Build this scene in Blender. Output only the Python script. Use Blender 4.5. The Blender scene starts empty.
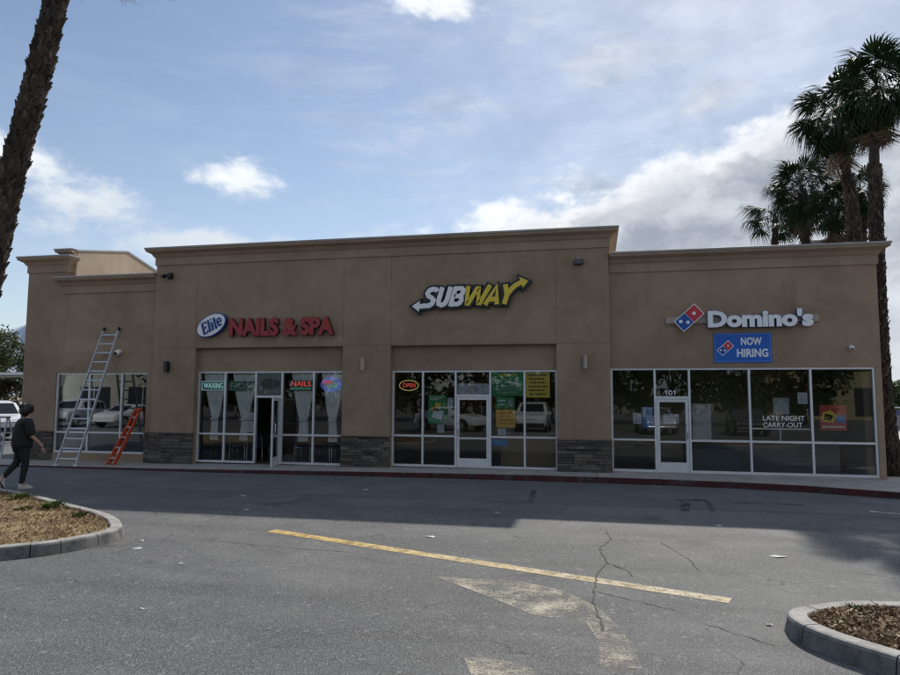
import bpy, bmesh, math, random
from mathutils import Vector, Matrix, Euler
random.seed(7)
R = math.radians
SC = bpy.context.scene
COL = SC.collection

# ------------------------------------------------------------------ camera, sky, sun, exposure
CAM_POS = Vector((0.0, -17.925, 2.05))
cam_d = bpy.data.cameras.new('camera')
cam = bpy.data.objects.new('camera', cam_d)
COL.objects.link(cam)
rx = Vector((0.97760669, 0.21040081, 0.00408081))
up = Vector((0.01429963, -0.08576378, 0.99621288))
fw = Vector((-0.20995398, 0.97384602, 0.0868519))
mw = Matrix(((rx.x, up.x, -fw.x, CAM_POS.x), (rx.y, up.y, -fw.y, CAM_POS.y), (rx.z, up.z, -fw.z, CAM_POS.z), (0, 0, 0, 1)))
cam.matrix_world = mw
cam_d.sensor_width = 36.0
cam_d.sensor_fit = 'HORIZONTAL'
cam_d.lens = 36.0 * 676.0 / 900.0
cam_d.clip_start = 0.1
cam_d.clip_end = 8000
SC.camera = cam

SUN_DIR = Vector((1.95, 6.9, 6.46)).normalized()          # towards the sun
SUN_EL = math.asin(SUN_DIR.z)
SUN_AZ = math.atan2(SUN_DIR.x, SUN_DIR.y)                # clockwise from +Y
sun_d = bpy.data.lights.new('sun', 'SUN')
sun_d.energy = 3.6
sun_d.angle = R(0.9)
sun_d.color = (1.0, 0.94, 0.85)
sun = bpy.data.objects.new('sun', sun_d)
COL.objects.link(sun)
sun.rotation_euler = (-SUN_DIR).to_track_quat('-Z', 'Y').to_euler()

SC.view_settings.view_transform = 'Standard'
SC.view_settings.look = 'None'
SC.view_settings.exposure = 0.25
SC.view_settings.gamma = 1.0
SC.view_settings.use_curve_mapping = False
SC.cycles.max_bounces = 8
SC.cycles.transparent_max_bounces = 24
SC.cycles.use_adaptive_sampling = True
SC.cycles.use_denoising = True
SC.cycles.caustics_reflective = False
SC.cycles.caustics_refractive = False


class NT:
    """small helper for building node expressions"""
    def __init__(self, tree):
        self.t = tree
        self.n = tree.nodes
        self.l = tree.links

    def node(self, typ, **kw):
        nd = self.n.new(typ)
        for k, v in kw.items():
            setattr(nd, k, v)
        return nd

    def put(self, sock, v):
        if isinstance(v, bpy.types.NodeSocket):
            self.l.new(v, sock)
        elif v is not None:
            sock.default_value = v

    def m(self, op, a, b=None, c=None, clamp=False):
        nd = self.node('ShaderNodeMath', operation=op, use_clamp=clamp)
        self.put(nd.inputs[0], a)
        self.put(nd.inputs[1], b)
        self.put(nd.inputs[2], c)
        return nd.outputs[0]

    def mix(self, f, a, b):
        nd = self.node('ShaderNodeMix', data_type='RGBA')
        self.put(nd.inputs[0], f)
        self.put(nd.inputs[6], a)
        self.put(nd.inputs[7], b)
        return nd.outputs[2]

    def smooth(self, v, lo, hi, a=0.0, b=1.0):
        nd = self.node('ShaderNodeMapRange', interpolation_type='SMOOTHSTEP')
        self.put(nd.inputs[0], v)
        nd.inputs[1].default_value = lo
        nd.inputs[2].default_value = hi
        nd.inputs[3].default_value = a
        nd.inputs[4].default_value = b
        return nd.outputs[0]

    def lin(self, v, lo, hi, a=0.0, b=1.0):
        nd = self.node('ShaderNodeMapRange')
        self.put(nd.inputs[0], v)
        nd.inputs[1].default_value = lo
        nd.inputs[2].default_value = hi
        nd.inputs[3].default_value = a
        nd.inputs[4].default_value = b
        return nd.outputs[0]

    def noise(self, vec, scale, detail=4, rough=0.55, dist=0.0):
        nd = self.node('ShaderNodeTexNoise')
        if vec is not None:
            self.l.new(vec, nd.inputs['Vector'])
        nd.inputs['Scale'].default_value = scale
        nd.inputs['Detail'].default_value = detail
        nd.inputs['Roughness'].default_value = rough
        nd.inputs['Distortion'].default_value = dist
        return nd.outputs[0]

    def xyz(self, x, y, z):
        nd = self.node('ShaderNodeCombineXYZ')
        self.put(nd.inputs[0], x)
        self.put(nd.inputs[1], y)
        self.put(nd.inputs[2], z)
        return nd.outputs[0]


world = bpy.data.worlds.new('World')
SC.world = world
world.use_nodes = True
w = NT(world.node_tree)
for nd in list(w.n):
    w.n.remove(nd)
sky = w.node('ShaderNodeTexSky', sky_type='NISHITA')
sky.sun_disc = False
sky.sun_elevation = SUN_EL
sky.sun_rotation = SUN_AZ
sky.altitude = 200
sky.air_density = 1.0
sky.dust_density = 0.6
sky.ozone_density = 1.6
tc = w.node('ShaderNodeTexCoord')
sep = w.node('ShaderNodeSeparateXYZ')
w.l.new(tc.outputs['Generated'], sep.inputs[0])
dx, dy, dz = sep.outputs
AZ = w.m('MULTIPLY', w.m('ARCTAN2', dx, dy), 57.29578)
EL = w.m('MULTIPLY', w.m('ARCSINE', dz), 57.29578)
# clouds lie on a high layer: project the view direction onto it
hz = w.m('MAXIMUM', w.m('ADD', dz, 0.12), 0.03)
pl = w.xyz(w.m('DIVIDE', dx, hz), w.m('DIVIDE', dy, hz), 0.0)
ang = w.xyz(w.m('MULTIPLY', AZ, 0.1), w.m('MULTIPLY', EL, 0.16), 3.7)
n_big = w.noise(pl, 1.1, 7, 0.6, 0.3)
n_fine = w.noise(ang, 1.35, 8, 0.62, 0.2)
n_puff = w.noise(ang, 3.4, 8, 0.6, 0.1)
strk = w.xyz(w.m('ADD', w.m('MULTIPLY', AZ, 0.05), w.m('MULTIPLY', EL, -0.03)), w.m('MULTIPLY', EL, 0.2), 1.3)
n_streak = w.noise(strk, 1.6, 7, 0.62, 0.4)
# thin veil, denser towards the sun's side
veil_side = w.smooth(AZ, -38.0, 10.0, 0.10, 0.92)
veil = w.m('MULTIPLY', w.m('MAXIMUM', w.smooth(n_streak, 0.40, 0.66), w.m('MULTIPLY', veil_side, 0.55)), veil_side)
SKYC = sky.outputs[0]
K = 10.0      # background strength is 0.1
skyblue = w.mix(w.smooth(EL, -2.0, 26.0, 0.42, 0.08), SKYC, (0.62 * K, 0.69 * K, 0.78 * K, 1))
veil_col = w.mix(w.smooth(w.m('ADD', w.m('MULTIPLY', n_fine, 0.55), w.m('MULTIPLY', n_streak, 0.45)), 0.36, 0.64), (0.27 * K, 0.325 * K, 0.42 * K, 1), (0.60 * K, 0.645 * K, 0.72 * K, 1))
c1 = w.mix(veil, skyblue, veil_col)
# scattered fair-weather clouds over the whole sky
def blob(az, el, ra, re):
    a = w.m('DIVIDE', w.m('SUBTRACT', AZ, az), ra)
    e = w.m('DIVIDE', w.m('SUBTRACT', EL, el), re)
    r2 = w.m('ADD', w.m('MULTIPLY', a, a), w.m('MULTIPLY', e, e))
    return w.m('SUBTRACT', 1.0, w.m('SQRT', r2))
bl = blob(-29.6, 17.2, 6.6, 2.0)
for b in ((-41.0, 14.3, 7.5, 2.9), (-45.5, 16.4, 5.0, 2.4), (-33.6, 11.6, 6.5, 2.0), (-26.0, 11.6, 5.0, 1.5), (-58, 15, 9, 5), (-75, 20, 10, 5), (-13.0, 31.5, 6.0, 2.2)):
    bl = w.m('MAXIMUM', bl, blob(*b))
nn = w.m('ADD', w.m('MULTIPLY', w.m('SUBTRACT', n_fine, 0.5), 1.7), w.m('MULTIPLY', w.m('SUBTRACT', n_puff, 0.5), 1.5))
puff = w.smooth(w.m('ADD', bl, nn), 0.12, 0.85)
far_side = w.smooth(w.m('ABSOLUTE', w.m('ADD', AZ, 12.0)), 50.0, 75.0)
puff = w.m('MAXIMUM', puff, w.m('MULTIPLY', w.smooth(n_big, 0.52, 0.66), far_side))
puff_col = w.mix(w.smooth(w.m('ADD', EL, w.m('MULTIPLY', n_fine, 6.0)), 15.0, 22.0), (0.62 * K, 0.67 * K, 0.73 * K, 1), (0.90 * K, 0.92 * K, 0.93 * K, 1))
c2 = w.mix(w.m('MULTIPLY', puff, 0.9), c1, puff_col)
# the long cloud bank below the sun with its bright rim
edge = w.m('ADD', w.lin(AZ, -16.0, 18.0, 13.2, 22.6), w.lin(AZ, 18.0, 60.0, 0.0, 3.0))
rag = w.m('ADD', w.m('MULTIPLY', w.m('SUBTRACT', n_fine, 0.5), 9.0), w.m('MULTIPLY', w.m('SUBTRACT', n_puff, 0.5), 5.0))
dep = w.m('SUBTRACT', w.m('ADD', edge, rag), EL)
side = w.smooth(w.m('ADD', AZ, w.m('MULTIPLY', w.m('SUBTRACT', n_fine, 0.5), 14.0)), -23.0, -12.0)
side = w.m('MULTIPLY', side, w.smooth(AZ, 70.0, 110.0, 1.0, 0.0))
bank = w.m('MULTIPLY', w.smooth(dep, -0.9, 2.2), side)
rim = w.m('MULTIPLY', w.smooth(dep, 0.8, 4.2, 1.0, 0.0), w.smooth(n_puff, 0.30, 0.60, 0.55, 1.0))
inner = w.mix(w.smooth(w.m('ADD', n_fine, w.m('MULTIPLY', n_big, 0.3)), 0.50, 0.86), (0.30 * K, 0.335 * K, 0.40 * K, 1), (0.60 * K, 0.635 * K, 0.69 * K, 1))
lowlight = w.smooth(EL, 1.0, 14.0, 0.6, 0.0)
inner = w.mix(lowlight, inner, (0.74 * K, 0.77 * K, 0.80 * K, 1))
bank_col = w.mix(rim, inner, (0.93 * K, 0.94 * K, 0.95 * K, 1))
c3 = w.mix(bank, c2, bank_col)
bg = w.node('ShaderNodeBackground')
w.l.new(c3, bg.inputs['Color'])
bg.inputs['Strength'].default_value = 0.1
wo = w.node('ShaderNodeOutputWorld')
w.l.new(bg.outputs[0], wo.inputs['Surface'])

# ------------------------------------------------------------------ materials
MATS = {}


def mat(name, col, rough=0.7, col2=None, scale=6.0, detail=5, bump=0.0, bscale=40.0, metal=0.0, spec=0.5, emit=0.0, sheen=0.0):
    if name in MATS:
        return MATS[name]
    m = bpy.data.materials.new(name)
    m.use_nodes = True
    t = NT(m.node_tree)
    p = t.n['Principled BSDF']
    p.inputs['Roughness'].default_value = rough
    p.inputs['Metallic'].default_value = metal
    p.inputs['Specular IOR Level'].default_value = spec
    c = (*col, 1)
    co = t.node('ShaderNodeTexCoord').outputs['Object']
    if col2 is not None:
        f = t.smooth(t.noise(co, scale, detail, 0.6), 0.32, 0.68)
        t.l.new(t.mix(f, c, (*col2, 1)), p.inputs['Base Color'])
    else:
        p.inputs['Base Color'].default_value = c
    if bump:
        b = t.node('ShaderNodeBump')
        b.inputs['Strength'].default_value = bump
        b.inputs['Distance'].default_value = 0.01
        t.l.new(t.noise(co, bscale, 4, 0.6), b.inputs['Height'])
        t.l.new(b.outputs[0], p.inputs['Normal'])
    if emit:
        p.inputs['Emission Color'].default_value = c
        p.inputs['Emission Strength'].default_value = emit
    MATS[name] = m
    return m


def stucco(name, a, b):
    m = bpy.data.materials.new(name)
    m.use_nodes = True
    t = NT(m.node_tree)
    p = t.n['Principled BSDF']
    p.inputs['Roughness'].default_value = 0.92
    p.inputs['Specular IOR Level'].default_value = 0.15
    co = t.node('ShaderNodeNewGeometry').outputs['Position']
    big = t.noise(co, 0.55, 5, 0.6, 0.6)
    mid = t.noise(co, 3.2, 5, 0.65)
    fine = t.noise(co, 60.0, 3, 0.6)
    mp = t.node('ShaderNodeMapping')
    mp.inputs['Scale'].default_value = (3.0, 3.0, 0.35)
    t.l.new(co, mp.inputs[0])
    run = t.noise(mp.outputs[0], 1.6, 5, 0.65)
    f = t.m('ADD', t.m('MULTIPLY', big, 0.55), t.m('ADD', t.m('MULTIPLY', mid, 0.3), t.m('MULTIPLY', fine, 0.15)))
    c = t.mix(t.smooth(f, 0.34, 0.66), (a[0] * 0.93, a[1] * 0.93, a[2] * 0.93, 1), (b[0] * 1.03, b[1] * 1.02, b[2] * 1.0, 1))
    c = t.mix(t.smooth(run, 0.54, 0.78, 0.0, 0.34), c, (a[0] * 0.62, a[1] * 0.6, a[2] * 0.58, 1))
    t.l.new(c, p.inputs['Base Color'])
    bp = t.node('ShaderNodeBump')
    bp.inputs['Strength'].default_value = 0.55
    bp.inputs['Distance'].default_value = 0.012
    t.l.new(t.m('ADD', t.noise(co, 75.0, 5, 0.65), t.m('MULTIPLY', t.noise(co, 9.0, 3, 0.5), 0.8)), bp.inputs['Height'])
    t.l.new(bp.outputs[0], p.inputs['Normal'])
    MATS[name] = m
    return m


def asphalt_mat():
    m = bpy.data.materials.new('asphalt')
    m.use_nodes = True
    t = NT(m.node_tree)
    p = t.n['Principled BSDF']
    p.inputs['Specular IOR Level'].default_value = 0.35
    co = t.node('ShaderNodeNewGeometry').outputs['Position']
    big = t.noise(co, 0.16, 5, 0.6, 0.8)
    mid = t.noise(co, 0.9, 6, 0.65, 0.5)
    mp = t.node('ShaderNodeMapping')
    mp.inputs['Rotation'].default_value = (0, 0, R(-14))
    mp.inputs['Scale'].default_value = (0.16, 1.3, 1.0)
    t.l.new(co, mp.inputs[0])
    drive = t.noise(mp.outputs[0], 0.9, 5, 0.6, 0.3)
    v = t.node('ShaderNodeTexVoronoi')
    v.inputs['Scale'].default_value = 140.0
    t.l.new(co, v.inputs['Vector'])
    sepc = t.node('ShaderNodeSeparateColor')
    t.l.new(v.outputs['Color'], sepc.inputs[0])
    speck = sepc.outputs[0]
    v2 = t.node('ShaderNodeTexVoronoi')
    v2.inputs['Scale'].default_value = 24.0
    t.l.new(co, v2.inputs['Vector'])
    sepd = t.node('ShaderNodeSeparateColor')
    t.l.new(v2.outputs['Color'], sepd.inputs[0])
    base = t.mix(t.smooth(t.m('ADD', t.m('MULTIPLY', big, 0.55), t.m('MULTIPLY', mid, 0.45)), 0.40, 0.60), (0.092, 0.094, 0.096, 1), (0.152, 0.153, 0.152, 1))
    base = t.mix(t.smooth(drive, 0.46, 0.68, 0.0, 0.75), base, (0.066, 0.067, 0.069, 1))
    base = t.mix(t.smooth(speck, 0.62, 0.98, 0.0, 0.56), base, (0.40, 0.395, 0.385, 1))
    base = t.mix(t.smooth(speck, 0.36, 0.02, 0.0, 0.62), base, (0.030, 0.035, 0.037, 1))
    base = t.mix(t.smooth(sepd.outputs[1], 0.965, 1.0, 0.0, 0.3), base, (0.40, 0.385, 0.36, 1))
    stain = t.noise(co, 0.55, 3, 0.5, 1.2)
    base = t.mix(t.smooth(stain, 0.62, 0.76, 0.0, 0.5), base, (0.045, 0.044, 0.044, 1))
    # hairline crazing
    vc = t.node('ShaderNodeTexVoronoi', feature='DISTANCE_TO_EDGE')
    vc.inputs['Scale'].default_value = 0.42
    wv = t.node('ShaderNodeVectorMath', operation='ADD')
    t.l.new(co, wv.inputs[0])
    nz = t.node('ShaderNodeTexNoise')
    nz.inputs['Scale'].default_value = 1.7
    nz.inputs['Detail'].default_value = 6
    t.l.new(co, nz.inputs['Vector'])
    sc = t.node('ShaderNodeVectorMath', operation='SCALE')
    sc.inputs['Scale'].default_value = 0.9
    t.l.new(nz.outputs['Color'], sc.inputs[0])
    t.l.new(sc.outputs[0], wv.inputs[1])
    t.l.new(wv.outputs[0], vc.inputs['Vector'])
    crack = t.m('MULTIPLY', t.smooth(vc.outputs['Distance'], 0.0, 0.006, 1.0, 0.0), t.smooth(mid, 0.46, 0.6))
    base = t.mix(t.m('MULTIPLY', crack, 0.75), base, (0.025, 0.025, 0.026, 1))
    t.l.new(base, p.inputs['Base Color'])
    t.l.new(t.lin(speck, 0, 1, 0.68, 0.9), p.inputs['Roughness'])
    bp = t.node('ShaderNodeBump')
    bp.inputs['Strength'].default_value = 0.6
    bp.inputs['Distance'].default_value = 0.008
    t.l.new(t.m('ADD', v.outputs['Distance'], t.m('MULTIPLY', mid, 1.2)), bp.inputs['Height'])
    t.l.new(bp.outputs[0], p.inputs['Normal'])
    MATS['asphalt'] = m
    return m


def worn_paint(name, col, lo, hi, scale=5.0, faded=None):
    """road paint worn through to the asphalt beneath"""
    m = bpy.data.materials.new(name)
    m.use_nodes = True
    t = NT(m.node_tree)
    p = t.n['Principled BSDF']
    p.inputs['Roughness'].default_value = 0.8
    p.inputs['Specular IOR Level'].default_value = 0.2
    co = t.node('ShaderNodeNewGeometry').outputs['Position']
    n = t.noise(co, scale, 8, 0.72)
    n2 = t.noise(co, 45.0, 4, 0.7)
    f = t.smooth(t.m('ADD', t.m('MULTIPLY', n, 0.62), t.m('MULTIPLY', n2, 0.38)), lo, hi)
    fresh = (*col, 1)
    if faded is not None:      # one end of the marking has bleached more than the other
        spx = t.node('ShaderNodeSeparateXYZ')
        t.l.new(co, spx.inputs[0])
        fresh = t.mix(t.smooth(spx.outputs[0], -4.2, 0.6), fresh, (*faded, 1))
    t.l.new(t.mix(t.smooth(t.noise(co, 2.0, 4), 0.35, 0.8, 0.0, 0.8), fresh, (col[0] * 0.7, col[1] * 0.68, col[2] * 0.66, 1)), p.inputs['Base Color'])
    tr = t.node('ShaderNodeBsdfTransparent')
    ms = t.node('ShaderNodeMixShader')
    t.l.new(f, ms.inputs[0])
    t.l.new(tr.outputs[0], ms.inputs[1])
    t.l.new(p.outputs[0], ms.inputs[2])
    t.l.new(ms.outputs[0], t.n['Material Output'].inputs['Surface'])
    MATS[name] = m
    return m


def glass_mat(name, tint, refl):
    m = bpy.data.materials.new(name)
    m.use_nodes = True
    t = NT(m.node_tree)
    t.n.remove(t.n['Principled BSDF'])
    fr = t.node('ShaderNodeFresnel')
    fr.inputs['IOR'].default_value = 1.5
    g = t.node('ShaderNodeBsdfGlossy')
    g.inputs['Roughness'].default_value = 0.012
    g.inputs['Color'].default_value = (0.93, 0.97, 1.0, 1)
    co = t.node('ShaderNodeNewGeometry').outputs['Position']
    bp = t.node('ShaderNodeBump')
    bp.inputs['Strength'].default_value = 0.04
    bp.inputs['Distance'].default_value = 0.02
    t.l.new(t.noise(co, 1.3, 1, 0.4), bp.inputs['Height'])
    t.l.new(bp.outputs[0], g.inputs['Normal'])
    tr = t.node('ShaderNodeBsdfTransparent')
    tr.inputs['Color'].default_value = (*tint, 1)
    ms = t.node('ShaderNodeMixShader')
    t.l.new(t.m('MULTIPLY', fr.outputs[0], refl, clamp=True), ms.inputs[0])
    t.l.new(tr.outputs[0], ms.inputs[1])
    t.l.new(g.outputs[0], ms.inputs[2])
    t.l.new(ms.outputs[0], t.n['Material Output'].inputs['Surface'])
    MATS[name] = m
    return m


def random_mat(name, cols, rough=0.9, scale=14.0, bump=0.5, by='Object'):
    """colour differs from piece to piece"""
    m = bpy.data.materials.new(name)
    m.use_nodes = True
    t = NT(m.node_tree)
    p = t.n['Principled BSDF']
    p.inputs['Roughness'].default_value = rough
    p.inputs['Specular IOR Level'].default_value = 0.2
    if by == 'Object':
        rnd = t.node('ShaderNodeObjectInfo').outputs['Random']
    else:
        rnd = t.node('ShaderNodeNewGeometry').outputs['Random Per Island']
    cr = t.node('ShaderNodeValToRGB')
    el = cr.color_ramp.elements
    el[0].color = (*cols[0], 1)
    el[1].color = (*cols[-1], 1)
    for i, c in enumerate(cols[1:-1]):
        e = el.new((i + 1) / (len(cols) - 1))
        e.color = (*c, 1)
    t.l.new(rnd, cr.inputs[0])
    co = t.node('ShaderNodeNewGeometry').outputs['Position']
    n = t.noise(co, scale, 5, 0.65)
    mx = t.node('ShaderNodeMix', data_type='RGBA', blend_type='MULTIPLY')
    mx.inputs[0].default_value = 1.0
    t.l.new(cr.outputs[0], mx.inputs[6])
    t.l.new(t.mix(t.smooth(n, 0.3, 0.7), (0.7, 0.7, 0.7, 1), (1.15, 1.15, 1.15, 1)), mx.inputs[7])
    t.l.new(mx.outputs[2], p.inputs['Base Color'])
    if bump:
        bp = t.node('ShaderNodeBump')
        bp.inputs['Strength'].default_value = bump
        bp.inputs['Distance'].default_value = 0.01
        t.l.new(n, bp.inputs['Height'])
        t.l.new(bp.outputs[0], p.inputs['Normal'])
    MATS[name] = m
    return m


def leaf_mat(name, cols, trans=0.25):
    m = random_mat(name, cols, 0.55, 3.0, 0, by='Island')
    t = NT(m.node_tree)
    p = t.n['Principled BSDF']
    tl = t.node('ShaderNodeBsdfTranslucent')
    t.l.new(p.inputs['Base Color'].links[0].from_socket, tl.inputs['Color'])
    ms = t.node('ShaderNodeMixShader')
    ms.inputs[0].default_value = trans
    t.l.new(p.outputs[0], ms.inputs[1])
    t.l.new(tl.outputs[0], ms.inputs[2])
    t.l.new(ms.outputs[0], t.n['Material Output'].inputs['Surface'])
    return m


STUCCO = stucco('stucco', (0.282, 0.203, 0.143), (0.365, 0.268, 0.193))
STUCCO_TRIM = stucco('stucco_trim', (0.305, 0.222, 0.160), (0.38, 0.284, 0.208))
STUCCO_PATCH = stucco('stucco_patch', (0.36, 0.264, 0.186), (0.40, 0.295, 0.21))
STUCCO_CREAM = stucco('stucco_cream', (0.42, 0.345, 0.265), (0.50, 0.415, 0.32))
CAP = mat('cap_flashing', (0.30, 0.28, 0.27), 0.6, (0.36, 0.33, 0.31), 3.0)
ASPHALT = asphalt_mat()
GLASS = glass_mat('tinted_glass', (0.972, 0.984, 0.984), 0.95)
CAR_GLASS = glass_mat('car_glass', (0.25, 0.28, 0.28), 1.6)
ALU = mat('aluminium_frame', (0.74, 0.745, 0.75), 0.4, (0.66, 0.665, 0.67), 4.0, metal=0.25)
STONE = random_mat('ledger_stone', [(0.060, 0.054, 0.048), (0.115, 0.10, 0.085), (0.17, 0.145, 0.12), (0.085, 0.08, 0.076), (0.145, 0.115, 0.09), (0.20, 0.18, 0.155)])
MORTAR = mat('stone_backing', (0.055, 0.05, 0.046), 0.95)
CONCRETE = mat('sidewalk_concrete', (0.30, 0.285, 0.265), 0.85, (0.40, 0.38, 0.35), 2.2, 7, 0.3, 50)
def kerb_mat():
    """pale cast concrete with dark blotches and darker upright faces"""
    m = bpy.data.materials.new('kerb_concrete')
    m.use_nodes = True
    t = NT(m.node_tree)
    p = t.n['Principled BSDF']
    p.inputs['Roughness'].default_value = 0.88
    geo = t.node('ShaderNodeNewGeometry')
    co = geo.outputs['Position']
    n1 = t.noise(co, 3.0, 7, 0.68)
    n2 = t.noise(co, 16.0, 6, 0.7)
    c = t.mix(t.smooth(n1, 0.34, 0.66), (0.25, 0.245, 0.23, 1), (0.42, 0.405, 0.375, 1))
    c = t.mix(t.smooth(n2, 0.56, 0.72, 0.0, 0.55), c, (0.12, 0.115, 0.105, 1))
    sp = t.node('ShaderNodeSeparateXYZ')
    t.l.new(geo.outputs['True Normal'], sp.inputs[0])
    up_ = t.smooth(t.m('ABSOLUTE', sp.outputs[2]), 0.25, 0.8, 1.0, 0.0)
    upright_tone = t.m('MULTIPLY', up_, t.smooth(t.m('ADD', t.m('MULTIPLY', n1, 0.6), t.m('MULTIPLY', n2, 0.4)), 0.30, 0.60, 1.0, 0.6))
    c = t.mix(upright_tone, c, (0.055, 0.056, 0.058, 1))  # upright faces mixed darker than the top, unevenly by noise
    t.l.new(c, p.inputs['Base Color'])
    bp = t.node('ShaderNodeBump')
    bp.inputs['Strength'].default_value = 0.6
    bp.inputs['Distance'].default_value = 0.012
    t.l.new(t.m('ADD', n2, t.noise(co, 70.0, 3, 0.6)), bp.inputs['Height'])
    t.l.new(bp.outputs[0], p.inputs['Normal'])
    MATS['kerb_concrete'] = m
    return m


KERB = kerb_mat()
KERB_RED = worn_paint('kerb_red_paint', (0.085, 0.028, 0.029), 0.28, 0.60, 2.2)
PALE = mat('pale_pavement', (0.42, 0.41, 0.39), 0.85, (0.52, 0.50, 0.47), 0.8, 6, 0.2, 30)
EARTH = mat('dry_ground', (0.20, 0.15, 0.10), 0.95, (0.30, 0.24, 0.165), 0.3, 6, 0.3, 5)
NAVY = mat('sign_navy', (0.008, 0.014, 0.022), 0.4)
BLACK = mat('black_plastic', (0.012, 0.012, 0.013), 0.45)
WHITE = mat('white_plastic', (0.78, 0.78, 0.77), 0.4)
PAPER = mat('white_paper', (0.72, 0.73, 0.72), 0.8, (0.62, 0.64, 0.64), 9)
DARK_METAL = mat('dark_metal', (0.03, 0.03, 0.032), 0.45, metal=0.4)
CHROME = mat('chrome', (0.6, 0.6, 0.62), 0.18, metal=1.0)


# ------------------------------------------------------------------ mesh helpers
class MB:
    def __init__(self):
        self.v = []
        self.f = []

    def add(self, vs, fs):
        o = len(self.v)
        self.v += [tuple(p) for p in vs]
        self.f += [tuple(i + o for i in f) for f in fs]
        return self

    def box(self, x0, x1, y0, y1, z0, z1):
        return self.add([(x0, y0, z0), (x1, y0, z0), (x1, y1, z0), (x0, y1, z0), (x0, y0, z1), (x1, y0, z1), (x1, y1, z1), (x0, y1, z1)],
                        [(0, 3, 2, 1), (4, 5, 6, 7), (0, 1, 5, 4), (1, 2, 6, 5), (2, 3, 7, 6), (3, 0, 4, 7)])

    def bar(self, a, b, wd, dp, upv=(0, 0, 1)):
        """rectangular bar from a to b"""
        a = Vector(a); b = Vector(b)
        d = (b - a).normalized()
        u = Vector(upv)
        s = d.cross(u)
        if s.length < 1e-4:
            s = d.cross(Vector((0, 1, 0)))
        s.normalize()
        u = s.cross(d).normalized()
        pts = []
        for p in (a, b):
            for i, j in ((-1, -1), (1, -1), (1, 1), (-1, 1)):
                pts.append(p + s * (i * wd / 2) + u * (j * dp / 2))
        return self.add(pts, [(0, 1, 2, 3), (7, 6, 5, 4), (0, 4, 5, 1), (1, 5, 6, 2), (2, 6, 7, 3), (3, 7, 4, 0)])

    def tube(self, pts, rad, n=8, caps=True):
        pts = [Vector(p) for p in pts]
        k = len(pts)
        rs = rad if isinstance(rad, (list, tuple)) else [rad] * k
        o = len(self.v)
        ref = None
        for i, p in enumerate(pts):
            d = (pts[min(i + 1, k - 1)] - pts[max(i - 1, 0)]).normalized()
            if ref is None:
                ref = Vector((1, 0, 0)) if abs(d.x) < 0.9 else Vector((0, 1, 0))
            s = (ref - d * ref.dot(d)).normalized()
            ref = s
            t = d.cross(s)
            for j in range(n):
                a = 2 * math.pi * j / n
                self.v.append(tuple(p + (s * math.cos(a) + t * math.sin(a)) * rs[i]))
        for i in range(k - 1):
            for j in range(n):
                a = o + i * n + j
                b = o + i * n + (j + 1) % n
                self.f.append((a, b, b + n, a + n))
        if caps:
            self.f.append(tuple(o + j for j in reversed(range(n))))
            self.f.append(tuple(o + (k - 1) * n + j for j in range(n)))
        return self

    def prism(self, poly, y0, y1, axis='y'):
        """poly of (a, b) pairs extruded along an axis; y: (x,z), x: (y,z), z: (x,y)"""
        n = len(poly)
        def P(a, b, c):
            return {'y': (a, c, b), 'x': (c, a, b), 'z': (a, b, c)}[axis]
        vs = [P(a, b, y0) for a, b in poly] + [P(a, b, y1) for a, b in poly]
        fs = [tuple(range(n)), tuple(range(2 * n - 1, n - 1, -1))]
        fs += [(i, i + n, (i + 1) % n + n, (i + 1) % n) for i in range(n)]
        return self.add(vs, fs)

    def mesh(self, name='m'):
        me = bpy.data.meshes.new(name)
        me.from_pydata(self.v, [], self.f)
        bm = bmesh.new()
        bm.from_mesh(me)
        bmesh.ops.recalc_face_normals(bm, faces=bm.faces)
        bm.to_mesh(me)
        bm.free()
        me.update()
        return me


def obj(name, mb, material=None, parent=None, smooth=False, bevel=0.0):
    me = mb.mesh(name) if isinstance(mb, MB) else mb
    o = bpy.data.objects.new(name, me)
    COL.objects.link(o)
    if material is not None and not me.materials:
        me.materials.append(material)
    if parent is not None:
        o.parent = parent
    if smooth:
        me.polygons.foreach_set('use_smooth', [True] * len(me.polygons))
    if bevel:
        b = o.modifiers.new('bevel', 'BEVEL')
        b.width = bevel
        b.segments = 2
        b.limit_method = 'ANGLE'
    return o


def tag(o, label=None, cat=None, group=None, kind=None):
    if label: o['label'] = label
    if cat: o['category'] = cat
    if group: o['group'] = group
    if kind: o['kind'] = kind
    return o


def thing(name, label, cat, loc=(0, 0, 0), rz=0.0, group=None):
    o = bpy.data.objects.new(name, None)
    COL.objects.link(o)
    o.empty_display_size = 0.1
    o.location = loc
    o.rotation_euler = (0, 0, rz)
    return tag(o, label, cat, group)


def dup(o, parent=None):
    c = o.copy()
    COL.objects.link(c)
    c.parent = parent
    for ch in list(o.children):
        dup(ch, c)
    return c


def ribbon(pts, wd, closed=False, mlim=0.4):
    """outline polygon(s) of a stroked polyline: list of quads sharing mitred corners"""
    P = [Vector((a, b)) for a, b in pts]
    n = len(P)
    W = wd if isinstance(wd, (list, tuple)) else [wd] * n
    L, Rr = [], []
    for i in range(n):
        if closed:
            a, b = P[i - 1], P[(i + 1) % n]
        else:
            a, b = P[max(i - 1, 0)], P[min(i + 1, n - 1)]
        d1 = (P[i] - a); d2 = (b - P[i])
        if d1.length < 1e-9: d1 = d2
        if d2.length < 1e-9: d2 = d1
        d1 = d1.normalized(); d2 = d2.normalized()
        n1 = Vector((-d1.y, d1.x)); n2 = Vector((-d2.y, d2.x))
        mt = (n1 + n2)
        if mt.length < 1e-6: mt = n1
        mt.normalize()
        k = 1.0 / max(mt.dot(n1), mlim)
        L.append(P[i] + mt * (W[i] / 2 * k))
        Rr.append(P[i] - mt * (W[i] / 2 * k))
    return L, Rr


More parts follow.
